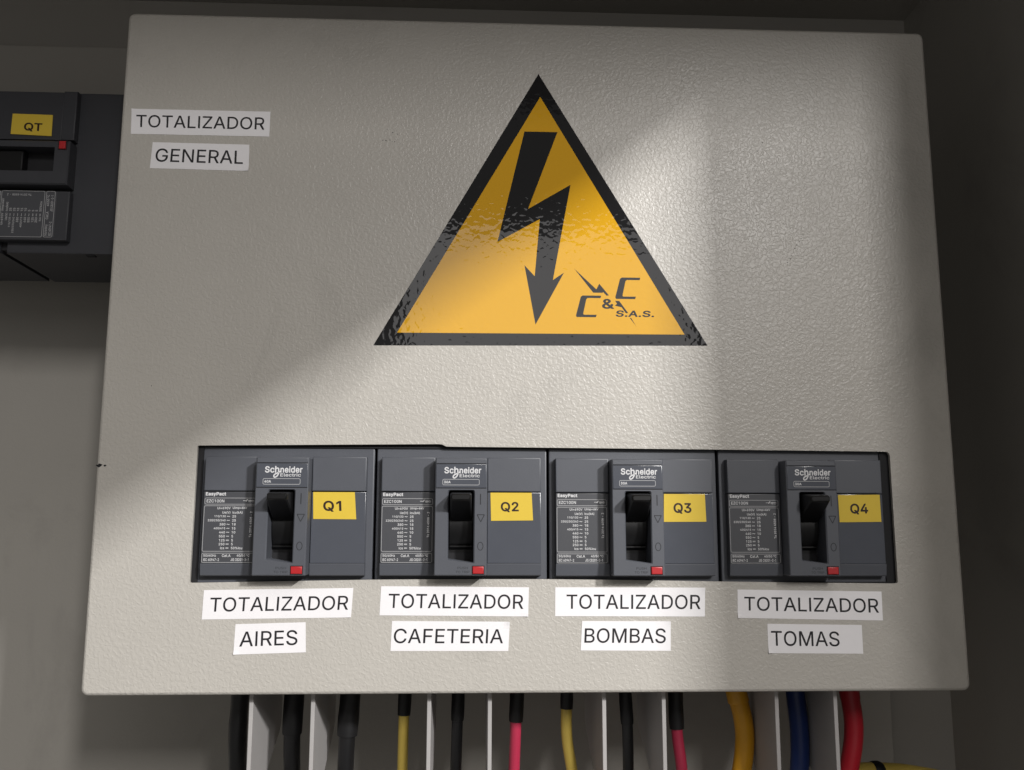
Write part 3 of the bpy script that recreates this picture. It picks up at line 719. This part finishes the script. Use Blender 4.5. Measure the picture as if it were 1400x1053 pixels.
paper_label('TOTALIZADOR', [(-178.2, 101.9), (-117.4, 101.9), (-117.5, 90.2), (-177.8, 90.2)], 0.035, 0.962, 0.265, 0.765, 'white paper label reading TOTALIZADOR above the GENERAL label at the upper left of the plate')
paper_label('GENERAL', [(-168.1, 86.5), (-126.0, 86.2), (-125.8, 74.0), (-168.6, 74.5)], 0.045, 0.94, 0.25, 0.765, 'white paper label reading GENERAL under the upper left TOTALIZADOR label')
paper_label('TOTALIZADOR', [(-135.6, -106.4), (-74.9, -105.6), (-75.5, -117.4), (-135.9, -118.1)], 0.048, 0.975, 0.255, 0.745, 'white paper label reading TOTALIZADOR below breaker Q1, above the AIRES label')
paper_label('AIRES', [(-122.2, -120.0), (-93.9, -119.3), (-93.4, -131.2), (-122.5, -132.0)], 0.075, 0.885, 0.25, 0.755, 'short white paper label reading AIRES')
paper_label('TOTALIZADOR', [(-63.5, -104.9), (-2.4, -105.4), (-2.7, -117.2), (-63.9, -116.6)], 0.055, 0.965, 0.25, 0.75, 'white paper label reading TOTALIZADOR below breaker Q2, above the CAFETERIA label')
paper_label('CAFETERIA', [(-58.7, -118.9), (-10.3, -119.3), (-10.9, -131.0), (-59.1, -130.8)], 0.022, 0.95, 0.255, 0.75, 'white paper label reading CAFETERIA')
paper_label('TOTALIZADOR', [(8.6, -105.4), (71.6, -105.6), (71.1, -117.4), (8.5, -117.1)], 0.075, 0.97, 0.25, 0.755, 'white paper label reading TOTALIZADOR below breaker Q3, above the BOMBAS label')
paper_label('BOMBAS', [(19.7, -119.1), (56.7, -119.3), (56.4, -131.2), (19.0, -130.9)], 0.035, 0.945, 0.255, 0.76, 'white paper label reading BOMBAS')
paper_label('TOTALIZADOR', [(85.3, -106.4), (146.8, -107.3), (146.7, -119.2), (85.0, -118.0)], 0.045, 0.975, 0.26, 0.755, 'white paper label reading TOTALIZADOR below breaker Q4, above the TOMAS label')
paper_label('TOMAS', [(97.4, -120.4), (137.5, -121.0), (137.5, -132.7), (97.4, -132.3)], 0.035, 0.755, 0.245, 0.765, 'white paper label reading TOMAS with blank paper to the right of the word')

# ------------------------------------------------------------------ the printed table (shared by every breaker)
def table_print(bm, z, f=None):
    """white print of the rating table in breaker coordinates"""
    def t(s, y, h=0.95, **k):
        text(bm, s, z, y0=y - h / 2, h=h, f=f, **k)
    t('EasyPact', -67.45, 1.75, x0=-32.6, x1=-24.3, bold=0.03)
    t('EZC100N', -70.2, 1.25, x0=-32.1, x1=-24.9, bold=0.01)
    # switch symbol
    t('\u2013', -70.05, 0.16, x0=-17.2, x1=-16.0)
    t('/', -69.9, 0.9, x0=-16.2, x1=-15.2, bold=0.03)
    t('\u2013', -70.05, 0.16, x0=-15.2, x1=-12.6)
    t('IEC', -70.2, 0.9, x0=-15.0, x1=-12.8)
    rows = [-73.1, -74.95, -76.5, -78.15, -79.75, -81.4, -83.0, -84.6, -86.25, -87.8, -89.4]
    left = ['Ui=690V', 'Ue(V)', '110/130', '220/230/240', '380', '400/415', '440', '550', '125', '250', 'Ics']
    mid = ['', '', '~', '~', '~', '~', '~', '~', '=', '=', '=']
    rgt = ['Uimp=6kV', 'Icu(kA)', '25', '25', '18', '15', '10', '5', '5', '5', '50%Icu']
    for y, a, m_, c in zip(rows, left, mid, rgt):
        rx = -22.2 if not m_ else -24.0
        t(a, y, 1.15 if '(' in a else 1.0, right=rx, bold=0.012)
        if m_:
            t(m_, y, 0.35 if m_ == '~' else 0.45, x0=-23.5, x1=-22.3, bold=0.01)
        t(c, y, 1.15 if '(' in c or 'p=' in c else 1.0, x0=-21.3, bold=0.012)
    t('50/60Hz', -92.45, 1.1, x0=-32.3, x1=-27.2, bold=0.012)
    t('Cat.A', -92.45, 1.1, x0=-24.8, x1=-21.3, bold=0.012)
    t('40/50 \u00b0C', -92.45, 1.1, x0=-18.8, x1=-13.6, bold=0.012)
    t('IEC 60947-2', -94.1, 1.1, x0=-32.3, x1=-25.9, bold=0.012)
    t('JIS C8201-2-1', -94.1, 1.1, x0=-21.2, x1=-13.9, bold=0.012)
    # sideways line along the right of the table
    def side(px, py):
        q = (-13.2 - (py + 1.0), -85.0 + px)
        return f(*q) if f else q
    text(bm, 'Ta 2014 4508 - 2', z, x0=0.0, y0=-1.0, x1=10.5, h=0.95, bold=0.01, f=side)

def table_frames(bm, z, f=None):
    for x0, y0, x1, y1 in ((-32.9, -71.6, -11.9, -68.9), (-33.0, -90.8, -11.9, -72.1), (-33.0, -95.3, -11.9, -91.4)):
        w = 0.17
        o, i = round_rect(x0, y0, x1, y1, 0.6, 3), round_rect(x0 + w, y0 + w, x1 - w, y1 - w, 0.45, 3)
        if f:
            o, i = [f(*p) for p in o], [f(*p) for p in i]
        bridge(bm, ring(bm, o, z), ring(bm, i, z))

# ------------------------------------------------------------------ moulded case breakers
ZP, ZB, ZS = 1.5, 9.3, -3.0         # panel, handle block and shoulder levels
XC = (-103.9, -30.8, 42.3, 115.6)

def handle_outline():
    r = 0.8
    pts = []
    x0, x1, y1 = -5.2, 5.25, -65.9
    yl, yr = -93.7, -95.0
    pts += [(x0, yl + 0.3), (x0 + 0.3, yl)]
    pts += [(x1 - 0.3, yr), (x1, yr + 0.3)]
    for i in range(5):
        a = math.radians(90 * i / 4)
        pts.append((x1 - r + r * math.cos(a), y1 - r + r * math.sin(a)))
    for i in range(5):
        a = math.radians(90 + 90 * i / 4)
        pts.append((x0 + r + r * math.cos(a), y1 - r + r * math.sin(a)))
    return pts

def build_breaker():
    t = empty('circuit_breaker', V(XC[0], 0, 0))
    bm = bmesh.new()
    box(bm, -35.9, -114, -84, 36.2, -36, ZS, 0.6)
    done('body', bm, M['plastic'], t, True)
    for x0, x1 in ((-33.4, -10.95), (10.95, 33.4)):
        bm = bmesh.new()
        box(bm, x0, -66.0, ZS + 0.01, x1, -51.7, ZP + 0.25, 0.45)
        done('terminal_cover', bm, M['plastic'], t, True)
        bm = bmesh.new()
        box(bm, x0 + .05, -95.55, ZS + 0.02, x1 - .05, -66.35, ZP, 0.25)
        done('front_panel', bm, M['print_panel'] if x0 < 0 else M['plate_plastic'], t, True)
        # sloping foot of the cover
        bm = bmesh.new()
        prof = [(-95.6, ZP + 0.2), (-96.0, ZP + 0.2), (-100.3, ZP - 0.5), (-100.7, ZP - 1.0), (-100.8, ZS), (-95.6, ZS)]
        a = [bm.verts.new(V(x0, y, z)) for y, z in prof]
        b = [bm.verts.new(V(x1, y, z)) for y, z in prof]
        bm.faces.new(a); bm.faces.new(b[::-1]); bridge(bm, a, b)
        done('foot_strip', bm, M['plastic'], t)
    # raised block round the handle
    bm = bmesh.new()
    out = round_rect(-10.75, -100.2, 10.75, -52.4, 0.5, 3)
    r0 = ring(bm, out, ZS)
    r1 = ring(bm, out, ZB - 0.45)
    r2 = ring(bm, inset(out, 0.14), ZB - 0.14)
    r3 = ring(bm, inset(out, 0.4), ZB)
    bridge(bm, r0, r1); bridge(bm, r1, r2); bridge(bm, r2, r3)
    hol = handle_outline()
    h3 = ring(bm, [((x * 1.085) , (y + 80.3) * 1.022 - 80.3) for x, y in hol], ZB)
    h2 = ring(bm, hol, ZB - 0.55)
    h1 = ring(bm, hol, -2.0)
    bridge(bm, h3, h2); bridge(bm, h2, h1)
    flat_fill(bm, [r3, h3], ZB)
    done('handle_block', bm, M['plastic'], t, True)
    bm = bmesh.new()
    box(bm, -6, -96.5, -2.6, 6, -65, -2.2)
    done('recess_floor', bm, M['dark_gap'], t)
    # brand plate and the strip above it, with thin joints round them
    bm = bmesh.new()
    box(bm, -10.3, -54.75, ZB - 0.2, 10.3, -52.75, ZB + 0.22, 0.18)
    done('top_strip', bm, M['plastic'], t, True)
    bm = bmesh.new()
    box(bm, -10.3, -64.75, ZB - 0.2, 10.3, -55.05, ZB + 0.25, 0.18)
    bp = done('brand_plate', bm, M['plate_plastic'], t, True)
    for y in (-54.9, -64.9):
        bm = bmesh.new()
        box(bm, -10.35, y - 0.14, ZB - 0.2, 10.35, y + 0.14, ZB + 0.03)
        done('joint_line', bm, M['dark_gap'], t)
    zt = ZB + 0.27
    bm = bmesh.new()
    text(bm, 'Sc', zt, x0=-7.0, y0=-58.9, x1=-3.15, h=2.65, bold=0.022)
    text(bm, 'h', zt, x0=-2.95, y0=-58.9, x1=-1.2, h=2.75, bold=0.022)
    text(bm, 'neider', zt, x0=-0.75, y0=-58.9, x1=8.2, h=2.65, bold=0.022)
    text(bm, 'Electric', zt, x0=-0.7, y0=-60.45, x1=7.6, h=1.35, bold=0.01)
    # the tail of the h swings down into a loop
    loop = smooth_path([(-1.35, -58.3, 0), (-1.45, -59.2, 0), (-2.1, -60.3, 0), (-3.0, -60.75, 0), (-3.35, -60.2, 0), (-2.9, -59.5, 0), (-1.9, -59.0, 0), (-0.5, -58.2, 0)], 5)
    wv = [0.26] * len(loop)
    prev = None
    for i, p in enumerate(loop):
        tg = (loop[min(i + 1, len(loop) - 1)] - loop[max(i - 1, 0)]).normalized()
        n = Vector((-tg.y, tg.x, 0)) * wv[i]
        cur = (bm.verts.new(V(p.x + n.x, p.y + n.y, zt + 0.004)), bm.verts.new(V(p.x - n.x, p.y - n.y, zt + 0.004)))
        if prev: bm.faces.new((prev[0], prev[1], cur[1], cur[0]))
        prev = cur
    done('brand_lettering', bm, M['white_print'], bp)
    bm = bmesh.new()
    ring_frame(bm, -7.7, -63.7, 7.5, -61.2, 0.19, zt, 0.6)
    done('rating_frame', bm, M['line_print'], bp)
    # engraved I, triangle, O and PUSH TO TRIP
    bm = bmesh.new()
    zm = ZB + 0.015
    box(bm, 7.75, -71.6, ZB - 0.1, 8.15, -67.2, zm)
    def strip_poly(pts, w):
        n = len(pts)
        for i in range(n):
            a, b = Vector(pts[i]), Vector(pts[(i + 1) % n])
            d = (b - a).normalized(); nn = Vector((-d.y, d.x)) * w
            bm.faces.new([bm.verts.new(V(*q, zm)) for q in (a + nn, b + nn, b - nn, a - nn)])
    strip_poly([(6.6, -75.7), (9.6, -75.7), (8.1, -78.6)], 0.16)
    a = ring(bm, [(8.0 + 1.25 * math.cos(6.2832 * i / 24), -88.4 + 1.75 * math.sin(6.2832 * i / 24)) for i in range(24)], zm)
    b = ring(bm, [(8.0 + 0.95 * math.cos(6.2832 * i / 24), -88.4 + 1.45 * math.sin(6.2832 * i / 24)) for i in range(24)], zm)
    bridge(bm, a, b)
    text(bm, 'PUSH', zm, x0=-1.2, y0=-97.6, x1=3.0, h=0.95)
    text(bm, 'TO TRIP', zm, x0=-1.9, y0=-99.2, x1=3.6, h=0.95)
    done('engraved_marks', bm, M['engraved'], t)
    # trip button in its little well
    bm = bmesh.new()
    box(bm, 4.6, -99.75, ZB - 0.3, 9.75, -96.2, ZB + 0.01)
    done('button_well', bm, M['dark_gap'], t)
    bm = bmesh.new()
    box(bm, 4.95, -99.45, ZB - 0.3, 9.45, -96.5, ZB + 0.7, 0.35)
    done('trip_button', bm, M['red'], t, True)
    # toggle: drum in the slot and the lever standing off it
    bm = bmesh.new()
    prof = []
    for i in range(13):
        a = math.radians(58 - 102 * i / 12)
        prof.append((-79.5 + 15.2 * math.sin(a), -13.0 + 15.2 * math.cos(a)))
    prof += [(-91.2, -2.1), (-67.0, -2.1)]
    a = [bm.verts.new(V(-4.75, y, z)) for y, z in prof]
    b = [bm.verts.new(V(4.75, y, z)) for y, z in prof]
    bm.faces.new(a); bm.faces.new(b[::-1]); bridge(bm, a, b)
    tg = done('toggle', bm, M['black_plastic'], t, True)
    bm = bmesh.new()
    # lever sections from the drum to the tip: (z, y_top, y_bottom, half width)
    secs = [(3.0, -66.4, -78.0, 4.6), (8.0, -66.6, -75.6, 4.5), (13.0, -66.9, -72.8, 4.3), (17.2, -67.3, -70.5, 4.1), (18.3, -67.6, -70.0, 3.9), (18.7, -68.0, -69.6, 3.5)]
    prev = None
    for z, yt, yb, hw in secs:
        c = min(0.5, (yt - yb) * 0.25)
        cur = ring(bm, [(-hw, yb + c), (-hw + c, yb), (hw - c, yb), (hw, yb + c), (hw, yt - c), (hw - c, yt), (-hw + c, yt), (-hw, yt - c)], z)
        if prev: bridge(bm, prev, cur)
        prev = cur
    bm.faces.new(prev)
    done('lever', bm, M['black_plastic'], tg, True)
    # drum ridge
    bm = bmesh.new()
    box(bm, -4.7, -89.0, -2.0, 4.7, -88.4, 0.3, 0.1)
    done('drum_ridge', bm, M['black_plastic'], tg)
    # print
    bm = bmesh.new()
    table_print(bm, ZP + 0.03)
    done('rating_print', bm, M['white_print'], t)
    bm = bmesh.new()
    table_frames(bm, ZP + 0.03)
    done('print_frame', bm, M['line_print'], t)
    return t

def copy_tree(o, parent=None):
    c = o.copy()
    scn.collection.objects.link(c)
    if parent is not None:
        c.parent = parent
    for ch in [k for k in o.children]:
        copy_tree(ch, c)
    return c

proto = build_breaker()
BLABEL = ('moulded case circuit breaker with yellow Q1 tag and 40A rating, above the AIRES label',
          'moulded case circuit breaker with yellow Q2 tag, above the CAFETERIA label',
          'moulded case circuit breaker with yellow Q3 tag, above the BOMBAS label',
          'moulded case circuit breaker with yellow Q4 tag, above the TOMAS label')
breakers = [proto] + [copy_tree(proto) for _ in range(3)]
for i, (b_, amp) in enumerate(zip(breakers, ('40A', '30A', '30A', '30A'))):
    b_.location = V(XC[i], (0, 0, -0.2, -0.25)[i], 0)
    tag(b_, BLABEL[i], 'circuit breaker', 'row of moulded case circuit breakers in the cut-out')
    bm = bmesh.new()
    text(bm, amp, ZB + 0.27, x0=-7.1, y0=-62.95, x1=-4.4, h=1.05, bold=0.02)
    done('ampere_lettering', bm, M['white_print'], b_)

# yellow tags stuck on the breakers
def yellow_tag(word, quad, u0, u1, v0, v1, z, label):
    bm = bmesh.new()
    block(bm, [quad[3], quad[2], quad[1], quad[0]], z, z + 0.14)
    o = tag(done('yellow_tag', bm, M['tag']), label, 'tag', 'yellow numbered tags on the breakers')
    b = bmesh.new()
    text(b, word, z + 0.17, x0=u0, y0=v0, x1=u1, y1=v1, f=quadmap(quad), bold=0.022)
    done('lettering', b, M['tag_ink'], o)
yellow_tag('Q1', [(-92.4, -66.4), (-75.2, -66.4), (-74.3, -77.6), (-92.0, -77.5)], 0.235, 0.665, 0.27, 0.68, ZP + 0.02, 'yellow tag reading Q1 on the breaker above AIRES')
yellow_tag('Q2', [(-18.6, -66.4), (-1.3, -66.4), (-0.7, -77.9), (-18.3, -78.1)], 0.24, 0.67, 0.30, 0.67, ZP + 0.02, 'yellow tag reading Q2 on the breaker above CAFETERIA')
yellow_tag('Q3', [(54.8, -66.7), (72.3, -66.7), (72.6, -78.3), (54.5, -78.4)], 0.23, 0.66, 0.29, 0.68, ZP + 0.02, 'yellow tag reading Q3 on the breaker above BOMBAS')
yellow_tag('Q4', [(129.7, -66.9), (147.8, -66.7), (147.9, -78.2), (129.8, -78.4)], 0.27, 0.70, 0.28, 0.68, ZP + 0.02, 'darker yellow tag reading Q4 on the breaker above TOMAS')

# ------------------------------------------------------------------ main breaker at the left, lying on its side
def main_breaker():
    t = empty('main_breaker', V(-250, 85, -85))
    loc = -V(-250, 85, -85)
    def part(name, bm, m, parent=t, smooth=True):
        return done(name, bm, m, parent, smooth, loc if parent is t else None)
    zs, zp, zb = -34.0, -30.0, -26.0
    bm = bmesh.new()
    box(bm, -244.5, 45.3, -85, -186.5, 125.5, zs, 0.8)
    part('body', bm, M['qt_plastic'])
    bm = bmesh.new()
    box(bm, -345, 45.6, -85, -247.5, 125.4, zs, 0.8)
    part('pole_housing', bm, M['qt_plastic'])
    bm = bmesh.new()
    box(bm, -248, 47, -84, -244, 124, zs - 1.5)
    part('pole_joint', bm, M['dark_gap'])
    bm = bmesh.new()
    box(bm, -345, 100.2, zs - .5, -222.3, 124.3, zp - 1.2, 0.4)
    part('terminal_cover', bm, M['qt_plastic'])
    bm = bmesh.new()
    box(bm, -222.0, 99.6, zs - .5, -215.6, 124.2, zp + .2, 0.6)
    part('side_rail', bm, M['qt_plastic'])
    bm = bmesh.new()
    box(bm, -345, 50.6, zs - .5, -215.6, 74.4, zp, 0.6)
    lp = part('front_panel', bm, M['qt_plastic'])
    bm = bmesh.new()
    box(bm, -345, 52.2, zp - .2, -221.5, 74.0, zp + .03)
    part('print_panel', bm, M['print_panel'], t, False)
    # handle block with its slot
    bm = bmesh.new()
    out = rect(-345, 76.2, -215.7, 97.7)
    r0, r1, r2 = ring(bm, out, zs - .4), ring(bm, out, zb - 0.6), ring(bm, inset(out, 0.6), zb)
    bridge(bm, r0, r1); bridge(bm, r1, r2)
    hol = rect(-262, 82.6, -222.4, 94.4)
    h2, h1 = ring(bm, hol, zb), ring(bm, hol, zs)
    bridge(bm, h2, h1)
    flat_fill(bm, [r2, h2], zb)
    part('handle_block', bm, M['qt_plastic'])
    bm = bmesh.new()
    box(bm, -263, 81, zs - .3, -221.5, 95.5, zs + .2)
    part('recess_floor', bm, M['dark_gap'], t, False)
    bm = bmesh.new()
    box(bm, -262, 83.2, zs, -238, 93.8, zs + 5, 0.8)
    part('toggle', bm, M['black_plastic'])
    bm = bmesh.new()
    box(bm, -221.0, 93.0, zb - .3, -216.7, 97.6, zb + .1)
    part('button_well', bm, M['dark_gap'], t, False)
    bm = bmesh.new()
    box(bm, -220.3, 93.4, zb - .3, -217.3, 97.2, zb + .9, .3)
    part('trip_button', bm, M['red'])
    bm = bmesh.new()
    box(bm, -208.4, 44.9, zs - 4, -204.4, 45.5, zs - 1.2)
    part('small_slot', bm, M['dark_gap'], t, False)
    # print, turned a quarter turn
    k = 1.06
    f = lambda x, y: (-222.2 + (-y - 95.3) * k, 51.9 + (x + 33.0) * k)
    bm = bmesh.new(); table_print(bm, zp + .06, f)
    part('rating_print', bm, M['line_print'], t, False)
    bm = bmesh.new(); table_frames(bm, zp + .06, f)
    part('print_frame', bm, M['line_print'], t, False)
    tag(t, 'large dark main circuit breaker lying on its side at the left, with QT tag', 'circuit breaker')
main_breaker()
yellow_tag('QT', [(-245.6, 112.8), (-226.9, 112.5), (-226.7, 101.9), (-245.7, 102.6)], 0.31, 0.76, 0.17, 0.59, -31.0, 'yellow tag reading QT on the dark main breaker')

# ------------------------------------------------------------------ barriers and cables under the plate
BX = [XC[i] + s * 12.6 for i in range(4) for s in (-1, 1)]
BLAB = ['first grey phase barrier from the left below the plate, beside a thick black cable', 'second grey phase barrier from the left, between two thick black cables',
        'grey phase barrier between the left yellow cable and a thin black cable', 'grey phase barrier between a thin black cable and the left crimson cable',
        'grey phase barrier between the right yellow cable and a thin black cable', 'grey phase barrier between a thin black cable and the right crimson cable',
        'grey phase barrier between the amber cable and the blue cable', 'rightmost grey phase barrier, beside the thick red cable']
for i, x in enumerate(BX):
    bm = bmesh.new()
    prof = [(-112, -9), (-112, -70), (-171, -70), (-176, -66), (-182, -50), (-188, -40), (-196, -9)]
    th = 0.85
    a = [bm.verts.new(V(x - th, y, z)) for y, z in prof]
    b = [bm.verts.new(V(x + th, y, z)) for y, z in prof]
    bm.faces.new(a); bm.faces.new(b[::-1]); bridge(bm, a, b)
    bmesh.ops.bevel(bm, geom=bm.edges[:], offset=0.25 * MM, segments=2, affect='EDGES', profile=0.5)
    tag(done('phase_barrier', bm, M['barrier'], smooth=True), BLAB[i], 'barrier', 'grey phase barriers below the plate')

def cable(color, pts, r, label, shrink=None, group='power cables leaving the breakers', wob=0.0, seed=0):
    """pts top to bottom; shrink = (y end, radius) of a black sleeve round the upper end"""
    rnd = random.Random(seed)
    if pts[-1][1] < -209:                  # carry on down past the picture's edge
        x_, y_, z_ = pts[-1]
        pts = pts + [(x_ + (x_ - pts[-2][0]) * 0.6, y_ - 60, z_ - 8), (x_, y_ - 230, z_ - 12)]
    path = smooth_path(pts, 6)
    bm = bmesh.new()
    tube(bm, path, [r * (1 + rnd.uniform(-wob, wob)) for _ in path], 16)
    o = tag(done('power_cable', bm, M['cable_' + color], smooth=True), label, 'cable', group)
    if shrink:
        ye, rs, mat_ = shrink
        up = [p for p in path if p.y > ye]
        nxt = path[len(up)]
        last = up[-1]
        tt = (ye - last.y) / (nxt.y - last.y)
        up.append(last + (nxt - last) * tt)
        bm = bmesh.new()
        n = len(up)
        rr = [rs * (1 + rnd.uniform(-0.02, 0.03)) for _ in up]
        up.append(up[-1] + Vector((0, 0.15, 0))); rr[-1] = rs * 0.97; rr.append(r * 0.9)
        up[-1] = up[-2] + Vector((0, -0.12, 0))
        tube(bm, up, rr, 16)
        done('heat_shrink', bm, mat_, o, True)
    return o
ZC = -40
S = M['shrink']
cable('black', [(-128.0, -110, ZC), (-128.4, -150, ZC), (-128.8, -175, ZC), (-128.5, -215, ZC - 8)], 4.0, 'thick black cable farthest to the left, beside the first phase barrier', wob=0.03, seed=1)
cable('black', [(-104.3, -110, ZC), (-104.6, -150, ZC), (-105.0, -175, ZC), (-104.6, -215, ZC - 8)], 3.7, 'thick black sleeved cable between the two leftmost barriers', (-171, 4.4, S), seed=2)
cable('black', [(-78.9, -110, ZC), (-79.7, -150, ZC), (-81.0, -178, ZC), (-82.0, -215, ZC - 8)], 3.6, 'thick black sleeved cable right of the second barrier, tapering downwards', (-172, 4.6, S), seed=3)
cable('yellow', [(-55.4, -110, ZC), (-55.5, -150, ZC), (-56.0, -172, ZC), (-56.6, -215, ZC - 8)], 2.35, 'thin yellow cable with black sleeve, between the black cable and barrier under Q2', (-163.6, 2.95, S), seed=4)
cable('black', [(-31.2, -110, ZC), (-31.6, -150, ZC), (-32.2, -175, ZC), (-33, -215, ZC - 8)], 2.5, 'thin black cable between the two barriers under Q2', (-166, 2.9, S), seed=5)
cable('crimson', [(-5.0, -110, ZC), (-5.2, -150, ZC), (-6.0, -172, ZC), (-7, -215, ZC - 8)], 2.5, 'crimson cable with black sleeve under Q2', (-166.6, 3.2, S), seed=6)
cable('yellow', [(17.2, -110, ZC), (17.3, -150, ZC), (17.0, -172, ZC), (19.5, -190, ZC), (22, -215, ZC - 8)], 2.5, 'thin yellow cable with black sleeve under Q3', (-161.4, 2.9, S), seed=7)
cable('black', [(43.0, -110, ZC), (43.6, -150, ZC), (44.6, -175, ZC), (45.5, -215, ZC - 8)], 2.5, 'thin black cable between the two barriers under Q3', (-168, 2.95, S), seed=8)
cable('crimson', [(66.3, -110, ZC), (66.6, -150, ZC), (67.0, -172, ZC), (68.8, -190, ZC), (70, -215, ZC - 8)], 2.6, 'crimson cable with black sleeve under Q3', (-170.3, 3.4, S), seed=9)
cable('amber', [(90.5, -110, ZC), (93.5, -148, ZC), (97.2, -166, ZC), (97.6, -178, ZC), (94.6, -194, ZC), (90, -220, ZC - 8)], 4.3, 'thick amber yellow cable bowing to the right under Q4', (-159.0, 4.8, M['cable_amber']), seed=10)
cable('blue', [(119.5, -110, ZC), (121.5, -150, ZC), (123.0, -172, ZC), (122.0, -190, ZC), (120, -220, ZC - 8)], 4.2, 'thick blue cable under Q4, left of the last barrier', seed=11)
cable('red', [(144.5, -110, ZC), (146.5, -150, ZC), (148.2, -170, ZC), (145.0, -188, ZC), (139, -215, ZC - 6)], 4.2, 'thick red cable right of the last barrier', (-158.0, 4.55, M['cable_red']), seed=12)
# loose cable across the bottom right corner
cable('yellow', [(138, -203, -58), (148, -196.6, -58), (158, -195.2, -60), (172, -195.8, -62), (186, -197.6, -64), (215, -204, -70)], 4.6, 'yellow cable running sideways at the lower right, tied with a black cable tie', group='loose cable at the bottom')
bm = bmesh.new()
tube(bm, [(164.0, -195.3, -60.9), (165.2, -195.4, -61.1), (167.8, -195.5, -61.5), (169.0, -195.6, -61.7)], [4.7, 5.3, 5.3, 4.7], 18)
tag(done('cable_tie', bm, M['shrink'], smooth=True), 'black tie wrapped round the yellow sideways cable at the lower right', 'cable tie')
